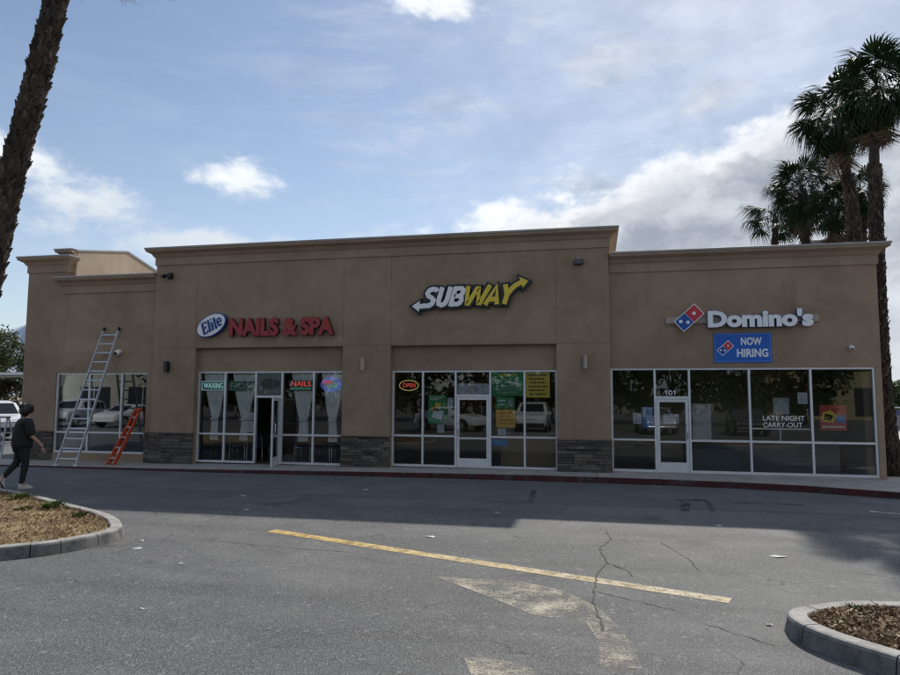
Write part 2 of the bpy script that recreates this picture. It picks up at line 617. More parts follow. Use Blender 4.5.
def stroke(mb, pts, wd, y0, y1, closed=False, axis='y', mlim=0.4):
    """extruded stroke, front at y0, back at y1"""
    L, Rr = ribbon(pts, wd, closed, mlim)
    n = len(L)
    def P(p, c):
        return (p.x, c, p.y) if axis == 'y' else (p.x, p.y, c)
    vs = [P(p, y0) for p in L] + [P(p, y0) for p in Rr] + [P(p, y1) for p in L] + [P(p, y1) for p in Rr]
    fs = []
    for i in range(n if closed else n - 1):
        j = (i + 1) % n
        fs += [(i, j, n + j, n + i), (2 * n + i, 3 * n + i, 3 * n + j, 2 * n + j), (i, 2 * n + i, 2 * n + j, j), (n + i, n + j, 3 * n + j, 3 * n + i)]
    if not closed:
        fs += [(0, n, 3 * n, 2 * n), (n - 1, 3 * n - 1, 4 * n - 1, 2 * n - 1)]
    mb.add(vs, fs)


def text_raw(s, bold=0.0):
    cu = bpy.data.curves.new('t', 'FONT')
    cu.body = s
    cu.size = 1.0
    cu.offset = bold
    cu.resolution_u = 3
    o = bpy.data.objects.new('t', cu)
    COL.objects.link(o)
    dg = bpy.context.evaluated_depsgraph_get()
    me = bpy.data.meshes.new_from_object(o.evaluated_get(dg))
    vs = [tuple(v.co) for v in me.vertices]
    fs = [tuple(p.vertices) for p in me.polygons]
    bpy.data.objects.remove(o)
    bpy.data.curves.remove(cu)
    bpy.data.meshes.remove(me)
    return vs, fs


def bounds(vs):
    return min(v[0] for v in vs), max(v[0] for v in vs), min(v[1] for v in vs), max(v[1] for v in vs)


def solid_letters(vs, fs, fx, yf, yb):
    """2D faces to a solid between y = yf (front, towards the camera) and yb"""
    mb = MB()
    n = len(vs)
    P = [fx(v) for v in vs]
    V = [(p[0], yf, p[1]) for p in P] + [(p[0], yb, p[1]) for p in P]
    F = [f for f in fs] + [tuple(i + n for i in reversed(f)) for f in fs]
    cnt = {}
    for f in fs:
        for i in range(len(f)):
            e = (f[i], f[(i + 1) % len(f)])
            cnt[e] = 1
    for (a, b) in cnt:
        if (b, a) not in cnt:
            F.append((a, b, b + n, a + n))
    return mb.add(V, F)


def text_fit(name, s, x0, x1, z0, z1, y, material, parent, depth=0.002, bold=0.0, rot=0.0, shear=0.0):
    """one mesh of lettering that fills the given rectangle"""
    vs, fs = text_raw(s, bold)
    a, b, c, d = bounds(vs)
    cx, cz = (x0 + x1) / 2, (z0 + z1) / 2
    def fx(v):
        u = (v[0] - a) / (b - a) * (x1 - x0) + x0 - cx
        q = (v[1] - c) / (d - c) * (z1 - z0) + z0 - cz
        u += q * shear
        return (cx + u * math.cos(rot) - q * math.sin(rot), cz + u * math.sin(rot) + q * math.cos(rot))
    return obj(name, solid_letters(vs, fs, fx, y, y + depth), material, parent)


def text_letters(s, x0, x1, z0, z1, y, depth, material, parent, bold=0.0, edge=None):
    """every letter its own mesh; returns nothing"""
    vs, fs = text_raw(s, bold)
    a, b, c, d = bounds(vs)
    sx = (x1 - x0) / (b - a)
    sz = (z1 - z0) / (d - c)
    for i, ch in enumerate(s):
        if ch == ' ':
            continue
        pv, _ = text_raw(s[:i + 1], bold)
        cv, cf = text_raw(ch, bold)
        right = bounds(pv)[1]
        off = right - bounds(cv)[1]
        def fx(v):
            return ((v[0] + off - a) * sx + x0, (v[1] - c) * sz + z0)
        nm = 'letter' if ch.isalpha() else ('ampersand' if ch == '&' else 'apostrophe')
        lo = obj(nm, solid_letters(cv, cf, fx, y, y + depth), material, parent)
        if edge is not None:
            vs2, fs2 = text_raw(ch, bold + 0.012)
            off2 = off
            def fx2(v):
                return ((v[0] + off2 - a) * sx + x0, (v[1] - c) * sz + z0)
            obj('letter_return', solid_letters(vs2, fs2, fx2, y + 0.012, y + depth - 0.004), edge, lo)

# ------------------------------------------------------------------ the ground
g = obj('ground', MB().add([(-4000, -4000, -0.06), (4000, -4000, -0.06), (4000, 4000, -0.06), (-4000, 4000, -0.06)], [(0, 1, 2, 3)]), EARTH)
tag(g, kind='structure')
lot = obj('parking_lot', MB().add([(-90, -75, 0), (60, -75, 0), (60, 70, 0), (-90, 70, 0)], [(0, 1, 2, 3)]), ASPHALT)
tag(lot, kind='structure')
sp_ = obj('asphalt_strip', MB().add([(-60, -4.3, 0.003), (-8, -4.5, 0.003), (3.5, -4.55, 0.003), (7.5, -5.1, 0.003), (12, -7.6, 0.003), (13, -2, 0.003), (9.3, 0.7, 0.003), (-60, 0.3, 0.003)], [(0, 1, 2, 3, 4, 5, 6, 7)]), mat('old_asphalt', (0.10, 0.105, 0.112), 0.85, (0.135, 0.138, 0.142), 0.9, 8, 0.3, 60))
tag(sp_, kind='structure')
st = obj('side_street', MB().add([(10, 17, 0.004), (60, 17, 0.004), (60, 70, 0.004), (10, 70, 0.004)], [(0, 1, 2, 3)]), PALE)
tag(st, kind='structure')
pb = obj('planting_strip', MB().box(6.74, 9.4, 0.9, 16.0, 0.006, 0.07), EARTH)
tag(pb, kind='structure')
mb = MB()
mb.box(9.4, 9.55, 0.75, 16.2, 0.005, 0.16)
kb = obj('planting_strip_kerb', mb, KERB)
tag(kb, kind='structure')

# hills on the horizon, distant haze put into their pale blue colour
mb = MB()
nh = 90
for i in range(nh + 1):
    az = R(-75 + 125 * i / nh)
    h = 90 + 60 * math.sin(i * 0.31) + 35 * math.sin(i * 0.83 + 1) + 18 * math.sin(i * 1.9)
    h *= 1.15 if i < nh * 0.3 else max(0.25, 1.15 - (i / nh - 0.3) * 2.2)
    h = max(h, 25) + (60 if i < nh * 0.3 else 0)
    for k, (dd, hh) in enumerate(((1700, -5), (1950, h * 0.55), (2150, h), (2600, h * 0.6), (3000, -5))):
        mb.v.append((math.sin(az) * dd, math.cos(az) * dd, hh * (1 + 0.12 * math.sin(i * 2.7 + k * 1.7)) if hh > 0 else hh))
for i in range(nh):
    for k in range(4):
        a = i * 5 + k
        mb.f.append((a, a + 1, a + 6, a + 5))
hl = obj('hills', mb, mat('hill_hazy', (0.40, 0.46, 0.55), 0.95, (0.45, 0.50, 0.57), 0.004), smooth=True)
tag(hl, kind='structure')


# ------------------------------------------------------------------ sidewalk with its red kerb
def swz(x):
    pts = ((-30, 0.02), (-18, 0.025), (-12.3, 0.045), (-6.4, 0.10), (-1, 0.128), (40, 0.128))
    for (a, za), (b, zb) in zip(pts, pts[1:]):
        if x <= b:
            return za + (zb - za) * (x - a) / (b - a)
    return 0.128


KL = ((-30, -1.4), (-10.4, -1.42), (-2.84, -1.15), (-0.88, -1.15), (2.3, -1.29), (4.33, -1.63), (5.94, -2.28), (8.0, -3.6), (12.0, -6.8))


def kerb_y(x):
    for (a, ya), (b, yb) in zip(KL, KL[1:]):
        if x <= b:
            return ya + (yb - ya) * (x - a) / (b - a)
    return -6.8


walk = bpy.data.objects.new('sidewalk', None)
COL.objects.link(walk)
tag(walk, kind='structure')
xs = [-22.5 + 1.5 * i for i in range(22)] + [9.4]
KW = 0.16
for x0, x1 in zip(xs, xs[1:]):
    gp = 0.005
    a, b = x0 + gp, x1 - gp
    ya, yb = kerb_y(a) + KW + 0.004, kerb_y(b) + KW + 0.004
    back = 0.32 if b < 6.7 else 0.85
    za, zb = swz(a), swz(b)
    obj('slab', MB().add([(a, ya, 0.002), (b, yb, 0.002), (b, back, 0.002), (a, back, 0.002), (a, ya, za), (b, yb, zb), (b, back, zb), (a, back, za)],
                         [(0, 3, 2, 1), (4, 5, 6, 7), (0, 1, 5, 4), (1, 2, 6, 5), (2, 3, 7, 6), (3, 0, 4, 7)]), CONCRETE, walk)
    # kerb segment
    ya, yb = kerb_y(a), kerb_y(b)
    zt = 0.002
    def kbox(off_front, off_top, xa, xb):
        y_a, y_b = kerb_y(xa), kerb_y(xb)
        z_a, z_b = swz(xa) + off_top, swz(xb) + off_top
        o = off_front
        return [(xa, y_a - o, 0.001), (xb, y_b - o, 0.001), (xb, y_b + KW, 0.001), (xa, y_a + KW, 0.001),
                (xa, y_a - o + 0.012, z_a), (xb, y_b - o + 0.012, z_b), (xb, y_b + KW, z_b), (xa, y_a + KW, z_a)]
    FB = [(0, 3, 2, 1), (4, 5, 6, 7), (0, 1, 5, 4), (1, 2, 6, 5), (2, 3, 7, 6), (3, 0, 4, 7)]
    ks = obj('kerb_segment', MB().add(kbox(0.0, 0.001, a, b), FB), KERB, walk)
    q = kbox(0.003, 0.004, a, b)
    obj('red_paint', MB().add([q[0], q[1], q[5], q[4], q[6], q[7]], [(0, 1, 2, 3), (3, 2, 4, 5)]), KERB_RED, ks)

# ------------------------------------------------------------------ the strip-mall building
B = thing('strip_mall_building', 'tan stucco single-storey shop building with three storefronts and stone piers', 'building')


def part(name, mb, m, parent=B, **k):
    return obj(name, mb, m, parent, **k)


def cornice(path, ztop, m=STUCCO_TRIM, scale=1.0, name='cornice', parent=B, open_in=0.28):
    """moulded parapet cornice swept round a plan path; outward is to the right of the path's direction"""
    prof = [(0.0, -0.50), (0.032, -0.497), (0.036, -0.47), (0.036, -0.27), (0.06, -0.255), (0.075, -0.235), (0.115, -0.165), (0.19, -0.125), (0.205, -0.118), (0.21, -0.105), (0.245, -0.10), (0.25, -0.004)]
    cap = [(0.252, -0.034), (0.272, -0.034), (0.272, 0.012), (0.262, 0.018), (-open_in, 0.018), (-open_in, -0.004)]
    def sweep(pr, mm, nm, close):
        P = [Vector(p) for p in path]
        n = len(P)
        mbx = MB()
        rows = []
        for i in range(n):
            d1 = (P[i] - P[i - 1]).normalized() if i else (P[1] - P[0]).normalized()
            d2 = (P[i + 1] - P[i]).normalized() if i < n - 1 else d1
            n1 = Vector((d1.y, -d1.x)); n2 = Vector((d2.y, -d2.x))
            mt = (n1 + n2).normalized()
            k = 1 / max(mt.dot(n1), 0.3)
            rows.append([(P[i].x + mt.x * k * o * scale, P[i].y + mt.y * k * o * scale, ztop + z * (scale if z < -0.05 else 1)) for o, z in pr])
        kk = len(pr)
        for r in rows:
            mbx.v += r
        for i in range(n - 1):
            for j in range(kk - 1 + (1 if close else 0)):
                a = i * kk + j
                b = i * kk + (j + 1) % kk
                mbx.f.append((a, b, b + kk, a + kk))
        mbx.f.append(tuple(range(kk)))
        mbx.f.append(tuple(reversed(range((n - 1) * kk, n * kk))))
        return part(nm, mbx, mm, parent)
    prf = prof + [(-0.02, -0.004), (-0.02, -0.50)]
    c = sweep(prf, m, name, True)
    cp = sweep(cap, CAP, 'cap_flashing', True)
    cp.parent = c
    return c


GAP = 0.004
# --- middle block: piers and bays, front at y = 0
PX = [-12.97, -11.57, -6.95, -5.55, -1.0, 0.37]
zJ, zT = 3.455, 5.99
for i in range(5):
    a, b = PX[i], PX[i + 1]
    pier = i % 2 == 0
    la = a if i == 0 else a + GAP
    lb = b if i == 4 else b - GAP
    part('wall_panel', MB().box(la, lb, 0.0, 0.30, zJ + GAP, zT), STUCCO)
    if pier:
        part('wall_panel', MB().box(la, lb, 0.0, 0.30, 0.955, zJ - GAP), STUCCO)
    else:
        part('header_panel', MB().box(a + 0.002, b - 0.002, 0.20, 0.299, 2.765, zJ - 0.002), STUCCO)
        part('soffit', MB().box(a + 0.002, b - 0.002, 0.012, 0.20, zJ - 0.012, zJ + 0.02), STUCCO)
        part('jamb_lining', MB().box(a - 0.02, a + 0.003, 0.012, 0.29, 0.02, zJ - 0.012), STUCCO)
        part('jamb_lining', MB().box(b - 0.003, b + 0.02, 0.012, 0.29, 0.02, zJ - 0.012), STUCCO)
mb = MB()
for i in range(1, 5):
    mb.box(PX[i] - 0.03, PX[i] + 0.03, 0.014, 0.28, zJ - 0.02, zT)
part('joint_backing', mb, STUCCO)
part('joint_backing', MB().box(-12.95, -11.59, 0.014, 0.28, zJ - 0.03, zJ + 0.03), STUCCO)
part('joint_backing', MB().box(-6.93, -5.57, 0.014, 0.28, zJ - 0.03, zJ + 0.03), STUCCO)
part('joint_backing', MB().box(-0.98, 0.35, 0.014, 0.28, zJ - 0.03, zJ + 0.03), STUCCO)
DEP = 14.0
part('parapet_wall', MB().box(-12.97, 0.37, 0.012, 0.29, zT, 6.45), STUCCO)
part('side_wall', MB().box(-12.97, -12.70, 0.302, DEP, 0.0, 6.45), STUCCO)
part('side_wall', MB().box(0.10, 0.37, 0.302, DEP, 0.0, 6.45), STUCCO)
part('rear_wall', MB().box(-12.70, 0.10, DEP - 0.3, DEP, 0.0, 6.44), STUCCO)
cornice([(-12.97, DEP), (-12.97, 0.0), (0.37, 0.0), (0.37, DEP)], 6.46)
# --- right block, front at y = 0.15
RY = 0.15
part('wall_panel', MB().box(0.372, 6.72, RY, 0.42, 2.80, 5.79), STUCCO)
part('wall_panel', MB().box(6.575, 6.72, RY, 0.42, 0.0, 2.797), STUCCO)
part('side_wall', MB().box(6.45, 6.72, 0.422, DEP, 0.0, 5.79), STUCCO)
part('rear_wall', MB().box(0.40, 6.45, DEP - 0.3, DEP - 0.01, 0.0, 5.78), STUCCO)
cornice([(0.39, RY), (6.72, RY), (6.72, DEP)], 5.80)
part('storefront_sill', MB().box(0.375, 6.574, RY + 0.005, 0.4, 0.0, 0.155), CONCRETE)
# --- left block, front at y = 0.15
LY = 0.15
part('wall_panel', MB().box(-17.70, -16.252, LY, 0.42, 2.733, 6.395), STUCCO)
part('wall_panel', MB().box(-17.70, -16.475, LY, 0.42, 0.93, 2.730), STUCCO)
part('wall_panel', MB().box(-16.248, -12.975, LY, 0.42, 2.73, 5.70), STUCCO)
part('wall_panel', MB().box(-13.265, -12.975, LY, 0.42, 0.93, 2.727), STUCCO)
part('storefront_sill', MB().box(-16.49, -13.0, LY + 0.004, 0.42, 0.0, 0.285), STUCCO)
part('side_wall', MB().box(-17.70, -17.42, 0.422, DEP, 0.0, 6.395), STUCCO)
part('rear_wall', MB().box(-17.42, -12.97, DEP - 0.3, DEP - 0.01, 0.0, 5.70), STUCCO)
cornice([(-17.70, DEP), (-17.70, LY), (-16.252, LY), (-16.252, 0.36)], 6.41)
cornice([(-16.32, LY + 0.12), (-16.32, LY - 0.004), (-12.975, LY - 0.004)], 5.715)
# raised parapet wall that runs back over the left block
prof = [(0.36, 5.2), (0.36, 6.60), (2.7, 7.06), (4.05, 6.74), (6.5, 6.1), (6.5, 5.2)]
part('raised_parapet', MB().prism(prof, -16.50, -16.12, 'x'), STUCCO_CREAM)
capp = [(0.30, 6.60), (2.7, 7.065), (4.05, 6.745), (6.5, 6.105), (6.5, 6.165), (4.06, 6.805), (2.7, 7.125), (0.30, 6.66)]
part('cap_flashing', MB().prism(capp, -16.53, -16.095, 'x'), CAP)
cornice([(-16.50, 2.2), (-16.50, 0.36), (-16.12, 0.36)], 6.655, scale=1.0)
part('wall_ghost_patch', MB().box(-16.20, -13.95, LY - 0.003, LY + 0.02, 3.36, 3.76), STUCCO_PATCH)
# roof, rear tower
part('roof', MB().box(-17.41, 6.44, 0.45, DEP - 0.31, 4.9, 5.05), mat('roof_membrane', (0.45, 0.44, 0.42), 0.9))
part('rear_parapet', MB().prism([(6.3, 4.0), (6.3, 8.3), (8.2, 8.45), (9.45, 8.86), (11.1, 8.83), (11.4, 8.5), (11.4, 4.0)], 14.4, 15.4), STUCCO_TRIM)
part('cap_flashing', MB().prism([(6.3, 8.3), (8.2, 8.45), (9.45, 8.86), (11.1, 8.83), (11.4, 8.5), (11.5, 8.6), (11.15, 8.97), (9.4, 9.0), (8.15, 8.58), (6.3, 8.43)], 14.2, 15.5), CAP)

# --- ledger stone at the foot of the piers
unit = MB().box(-0.5, 0.5, -0.5, 0.5, -0.5, 0.5).mesh('stone')
unit.materials.append(STONE)
ST = part('stone_veneer', MB().box(-12.975, -11.575, 0.02, 0.30, 0.0, 0.955), MORTAR)
piers = [(-12.99, -11.56, 0.0, None), (-6.96, -5.54, 0.0, 1), (-1.01, 0.39, 0.0, 1), (-17.72, -16.48, LY, 1), (-13.265, -12.995, LY, 1)]
rs = random.Random(3)
for x0, x1, yf, extra in piers:
    sv = ST
    if extra:
        sv = part('stone_veneer', MB().box(x0 + 0.012, x1 - 0.012, yf + 0.02, yf + 0.28, 0.0, 0.955 if yf == 0 else 0.93), MORTAR)
    z = swz((x0 + x1) / 2) + 0.004
    top = 0.925 if yf == 0 else 0.905
    while z < top - 0.03:
        h = min(rs.choice((0.05, 0.062, 0.075, 0.09)), top - z)
        x = x0
        while x < x1 - 0.02:
            wd = rs.uniform(0.2, 0.5)
            if x1 - (x + wd) < 0.14:
                wd = x1 - x
            s = bpy.data.objects.new('stone', unit)
            COL.objects.link(s)
            s.parent = sv
            pr = rs.uniform(0.006, 0.05)
            s.scale = (wd - 0.008, pr + 0.06, h - 0.007)
            s.location = (x + wd / 2, yf + 0.04 - (pr + 0.02) / 2, z + h / 2)
            s.rotation_euler = (0, 0, rs.uniform(-0.02, 0.02))
            x += wd
        z += h
    part('stone_cap', MB().box(x0 - 0.005, x1 + 0.005, yf - 0.055, yf + 0.1, top + 0.002, top + 0.034), mat('stone_cap', (0.12, 0.085, 0.065), 0.9, (0.17, 0.13, 0.10), 8))


# ------------------------------------------------------------------ storefronts
def storefront(xs, z0, z1, zr, y, doors=(), zt=2.03, label=None):
    """aluminium frame with its panes; doors is a set of bay indices without a lower pane"""
    mb = MB()
    fw_, fd = 0.05, 0.10
    for i, x in enumerate(xs):
        zb = z0
        mb.box(x - fw_ / 2, x + fw_ / 2, y - 0.004, y + fd, zb, z1)
    for i in range(len(xs) - 1):
        a, b = xs[i] + fw_ / 2, xs[i + 1] - fw_ / 2
        mb.box(a, b, y, y + fd - 0.004, z1 - fw_, z1 - 0.001)
        if i in doors:
            mb.box(a, b, y, y + fd - 0.004, zt - 0.02, zt + 0.045)
            continue
        mb.box(a, b, y, y + fd - 0.004, z0 + 0.001, z0 + fw_ + 0.01)
        mb.box(a, b, y, y + fd - 0.004, zr - 0.024, zr + 0.024)
    fr = part('storefront_frame', mb, ALU)
    for i in range(len(xs) - 1):
        a, b = xs[i] + fw_ / 2 - 0.004, xs[i + 1] - fw_ / 2 + 0.004
        yc = y + 0.045
        if i in doors:
            obj('pane', MB().box(a, b, yc, yc + 0.006, zt + 0.04, z1 - fw_ + 0.005), GLASS, fr)
        else:
            obj('pane', MB().box(a, b, yc, yc + 0.006, zr + 0.02, z1 - fw_ + 0.005), GLASS, fr)
            obj('pane', MB().box(a, b, yc, yc + 0.006, z0 + fw_ + 0.005, zr - 0.02), GLASS, fr)
    return fr


def door(x0, x1, z0, z1, y, label, hinge='left', angle=0.0, blind=None):
    """glazed aluminium door leaf built from its hinge edge"""
    w_ = x1 - x0
    h = z1 - z0
    sgn = 1 if hinge == 'left' else -1
    st_, tr_, br = 0.075, 0.075, 0.25
    rail = 0.92 - z0
    mb = MB()
    def bx(a, b, c, d, e, f):
        if sgn < 0:
            a, b = -b, -a
        mb.box(a, b, c, d, e, f)
    bx(0, st_, 0, 0.045, 0, h)
    bx(w_ - st_, w_, 0, 0.045, 0, h)
    bx(st_, w_ - st_, 0.001, 0.044, h - tr_, h - 0.001)
    bx(st_, w_ - st_, 0.001, 0.044, 0.001, br)
    bx(st_, w_ - st_, 0.004, 0.041, rail - 0.02, rail + 0.02)
    d = part('door', mb, ALU)
    d['label'] = label
    d.location = (x0 if sgn > 0 else x1, y, z0)
    d.rotation_euler = (0, 0, angle)
    def sub(name, a, b, c, e, f, g_, m):
        if sgn < 0:
            a, b = -b, -a
        return obj(name, MB().box(a, b, c, e, f, g_), m, d)
    sub('pane', st_ - 0.005, w_ - st_ + 0.005, 0.02, 0.026, rail + 0.016, h - tr_ + 0.005, GLASS)
    sub('pane', st_ - 0.005, w_ - st_ + 0.005, 0.02, 0.026, br - 0.005, rail - 0.016, GLASS)
    hx = (w_ - 0.045) * sgn
    obj('handle', MB().tube([(hx, -0.005, 0.85), (hx, -0.06, 0.88), (hx, -0.06, 1.18), (hx, -0.005, 1.21)], 0.012, 8), CHROME, d, smooth=True)
    obj('push_bar', MB().tube([(0.05 * sgn, 0.075, rail + 0.02), ((w_ - 0.05) * sgn, 0.075, rail + 0.02)], 0.014, 8), ALU, d, smooth=True)
    return d


storefront([-16.445, -15.29, -14.15, -13.24], 0.285, 2.728, 0.905, LY + 0.04)
storefront([-11.545, -10.69, -9.705, -8.875, -7.898, -6.975], 0.10, 2.763, 0.93, 0.22, doors=(2,), zt=2.01)
storefront([-5.525, -4.675, -3.75, -2.795, -1.87, -1.025], 0.132, 2.763, 0.972, 0.22, doors=(2,), zt=2.06)
storefront([0.40, 1.478, 2.317, 3.742, 5.152, 6.55], 0.156, 2.798, 0.965, RY + 0.03, doors=(1,), zt=2.03)
door(-9.67, -8.905, 0.085, 1.985, 0.225, 'glazed aluminium door standing open', 'right', R(101))
door(-3.72, -2.825, 0.135, 2.035, 0.235, 'closed glazed aluminium door', 'right')
door(1.508, 2.287, 0.158, 2.005, RY + 0.045, 'closed glazed aluminium door numbered 101', 'left')

# --- dark interiors behind the glass
TILE = mat('interior_floor', (0.10, 0.085, 0.07), 0.5, (0.13, 0.11, 0.09), 2)
IN_A = mat('interior_wall_grey', (0.20, 0.20, 0.20), 0.9, (0.24, 0.24, 0.235), 1)
IN_B = mat('interior_wall_tan', (0.26, 0.19, 0.11), 0.9, (0.30, 0.22, 0.13), 1)
IN_C = mat('interior_wall_yellow', (0.17, 0.155, 0.085), 0.9, (0.20, 0.18, 0.10), 1)
CEIL = mat('interior_ceiling', (0.45, 0.45, 0.44), 0.9)
for x0, x1, dep_, m_ in ((-17.40, -12.98, 5.0, IN_A), (-12.68, -6.2, 6.0, IN_A), (-6.0, 0.09, 5.5, IN_B), (0.38, 6.44, 3.4, IN_C)):
    part('interior_floor', MB().box(x0, x1, 0.33, dep_, -0.05, 0.09), TILE)
    part('interior_ceiling', MB().box(x0, x1, 0.425, dep_, 3.0, 3.08), CEIL)
    part('interior_wall', MB().box(x0, x1, dep_, dep_ + 0.1, 0.0, 3.0), m_)
    part('interior_wall', MB().box(x0 - 0.01, x0 + 0.05, 0.43, dep_, 0.0, 3.0), m_)
    part('interior_wall', MB().box(x1 - 0.05, x1 + 0.01, 0.43, dep_, 0.0, 3.0), m_)

# ------------------------------------------------------------------ wall signs
RED = mat('sign_red', (0.36, 0.03, 0.03), 0.45, (0.30, 0.026, 0.026), 3)
RED_EDGE = mat('sign_red_edge', (0.05, 0.012, 0.012), 0.5)
SIGN_WHITE = mat('sign_white', (0.84, 0.84, 0.84), 0.4)
SIGN_BLUE = mat('sign_blue', (0.01, 0.045, 0.24), 0.4)
SIGN_YELLOW = mat('sign_yellow', (0.74, 0.55, 0.045), 0.4)
DOM_BLUE = mat('domino_blue', (0.0, 0.075, 0.36), 0.4)
DOM_RED = mat('domino_red', (0.55, 0.03, 0.05), 0.4)
BANNER_BLUE = mat('banner_blue', (0.005, 0.12, 0.52), 0.5, (0.005, 0.10, 0.45), 2)
RACEWAY = mat('raceway_tan', (0.40, 0.32, 0.25), 0.6)


def ellipse(cx, cz, a, b, rot=0.0, n=40):
    return [(cx + a * math.cos(t) * math.cos(rot) - b * math.sin(t) * math.sin(rot), cz + a * math.cos(t) * math.sin(rot) + b * math.sin(t) * math.cos(rot)) for t in [2 * math.pi * i / n for i in range(n)]]


# "Elite" oval
T = thing('oval_sign', 'white oval sign with blue script Elite beside the red letters', 'sign', (0, 0, 0))
er = R(27)
obj('sign_box', MB().prism(ellipse(-10.985, 4.10, 0.50, 0.305, er), -0.16, -0.02), SIGN_BLUE, T)
obj('sign_face', MB().prism(ellipse(-10.985, 4.10, 0.475, 0.28, er), -0.168, -0.15), SIGN_WHITE, T)
LET = {'E': ([[(0.62, 1.0), (0.12, 1.0)], [(0.2, 1.0), (0.2, 0.0)], [(0.12, 0.0), (0.66, 0.0)], [(0.2, 0.52), (0.5, 0.52)], [(0.62, 1.0), (0.62, 0.8)], [(0.66, 0.0), (0.66, 0.24)], [(0.5, 0.64), (0.5, 0.4)]], 0.78),
       'l': ([[(0.14, 1.0), (0.14, 0.0)], [(0.02, 0.0), (0.28, 0.0)], [(0.02, 1.0), (0.14, 1.0)]], 0.34),
       'i': ([[(0.14, 0.66), (0.14, 0.0)], [(0.02, 0.0), (0.28, 0.0)], [(0.02, 0.66), (0.14, 0.66)], [(0.14, 0.86), (0.14, 1.0)]], 0.34),
       't': ([[(0.16, 0.95), (0.16, 0.12), (0.2, 0.03), (0.36, 0.02)], [(0.0, 0.66), (0.36, 0.66)]], 0.42),
       'e': ([[(0.04, 0.36), (0.46, 0.36), (0.46, 0.5), (0.38, 0.63), (0.25, 0.67), (0.12, 0.63), (0.05, 0.5), (0.04, 0.3), (0.1, 0.1), (0.24, 0.01), (0.46, 0.1)]], 0.5)}
u = -0.0
for ch in 'Elite':
    strokes, adv = LET[ch]
    mb = MB()
    for k, s in enumerate(strokes):
        pts = []
        for px_, pz_ in s:
            a_ = (u + px_) * 0.285 - 0.35 + pz_ * 0.06
            b_ = pz_ * 0.32 - 0.15
            pts.append((-10.985 + a_ * math.cos(er) - b_ * math.sin(er), 4.10 + a_ * math.sin(er) + b_ * math.cos(er)))
        thick = 0.072 if (ch in 'Elit' and k == (1 if ch == 'E' else 0)) else 0.04
        if ch == 'e': thick = 0.05
        stroke(mb, pts, thick, -0.180 - 0.0006 * k, -0.165)
    obj('letter', mb, SIGN_BLUE, T)
    u += adv

T = thing('channel_letter_sign', 'red channel letters NAILS & SPA on the tan wall', 'sign')
text_letters('NAILS & SPA', -10.42, -7.18, 3.765, 4.285, -0.14, 0.12, RED, T, bold=0.052, edge=RED_EDGE)
obj('raceway', MB().box(-10.3, -7.3, -0.02, 0.004, 3.95, 4.08), STUCCO, T)

# SUBWAY: slanted stroke letters on one dark contour
T = thing('shop_name_sign', 'white and yellow slanted SUBWAY lettering with arrow ends on dark backing', 'sign')
SW = {
    'S': [[(0.66, 0.80), (0.56, 0.90), (0.38, 0.93), (0.22, 0.87), (0.15, 0.72), (0.24, 0.58), (0.44, 0.48), (0.58, 0.36), (0.56, 0.18), (0.42, 0.08), (0.22, 0.08), (-0.12, 0.06)]],
    'U': [[(0.12, 1.0), (0.12, 0.32), (0.18, 0.15), (0.34, 0.08), (0.50, 0.15), (0.56, 0.32), (0.56, 1.0)]],
    'B': [[(0.12, 0.0), (0.12, 0.90), (0.46, 0.90), (0.57, 0.81), (0.57, 0.62), (0.46, 0.51), (0.18, 0.51)], [(0.44, 0.51), (0.58, 0.42), (0.62, 0.28), (0.57, 0.16), (0.46, 0.10), (0.06, 0.10)]],
    'W': [[(0.04, 1.0), (0.22, 0.10), (0.31, 0.10), (0.56, 0.86), (0.65, 0.86), (0.82, 0.10), (0.91, 0.10), (1.18, 1.0)]],
    'A': [[(0.02, 0.0), (0.34, 0.94), (0.62, 0.0)], [(0.16, 0.27), (0.54, 0.27)]],
    'Y': [[(0.06, 1.0), (0.30, 0.48), (0.30, 0.0)], [(0.30, 0.46), (0.46, 0.76), (0.60, 0.92), (0.86, 1.06)]]}
ADV = {'S': 0.74, 'U': 0.72, 'B': 0.72, 'W': 1.20, 'A': 0.70, 'Y': 0.8}
SX, SZ, X0, Z0, SLOPE, SH = 0.525, 0.535, -4.66, 4.47, 0.018, 0.16


def swp(u_, p):
    return (X0 + (u_ + p[0]) * SX + p[1] * SH, Z0 + p[1] * SZ + ((u_ + p[0]) * SX) * SLOPE)


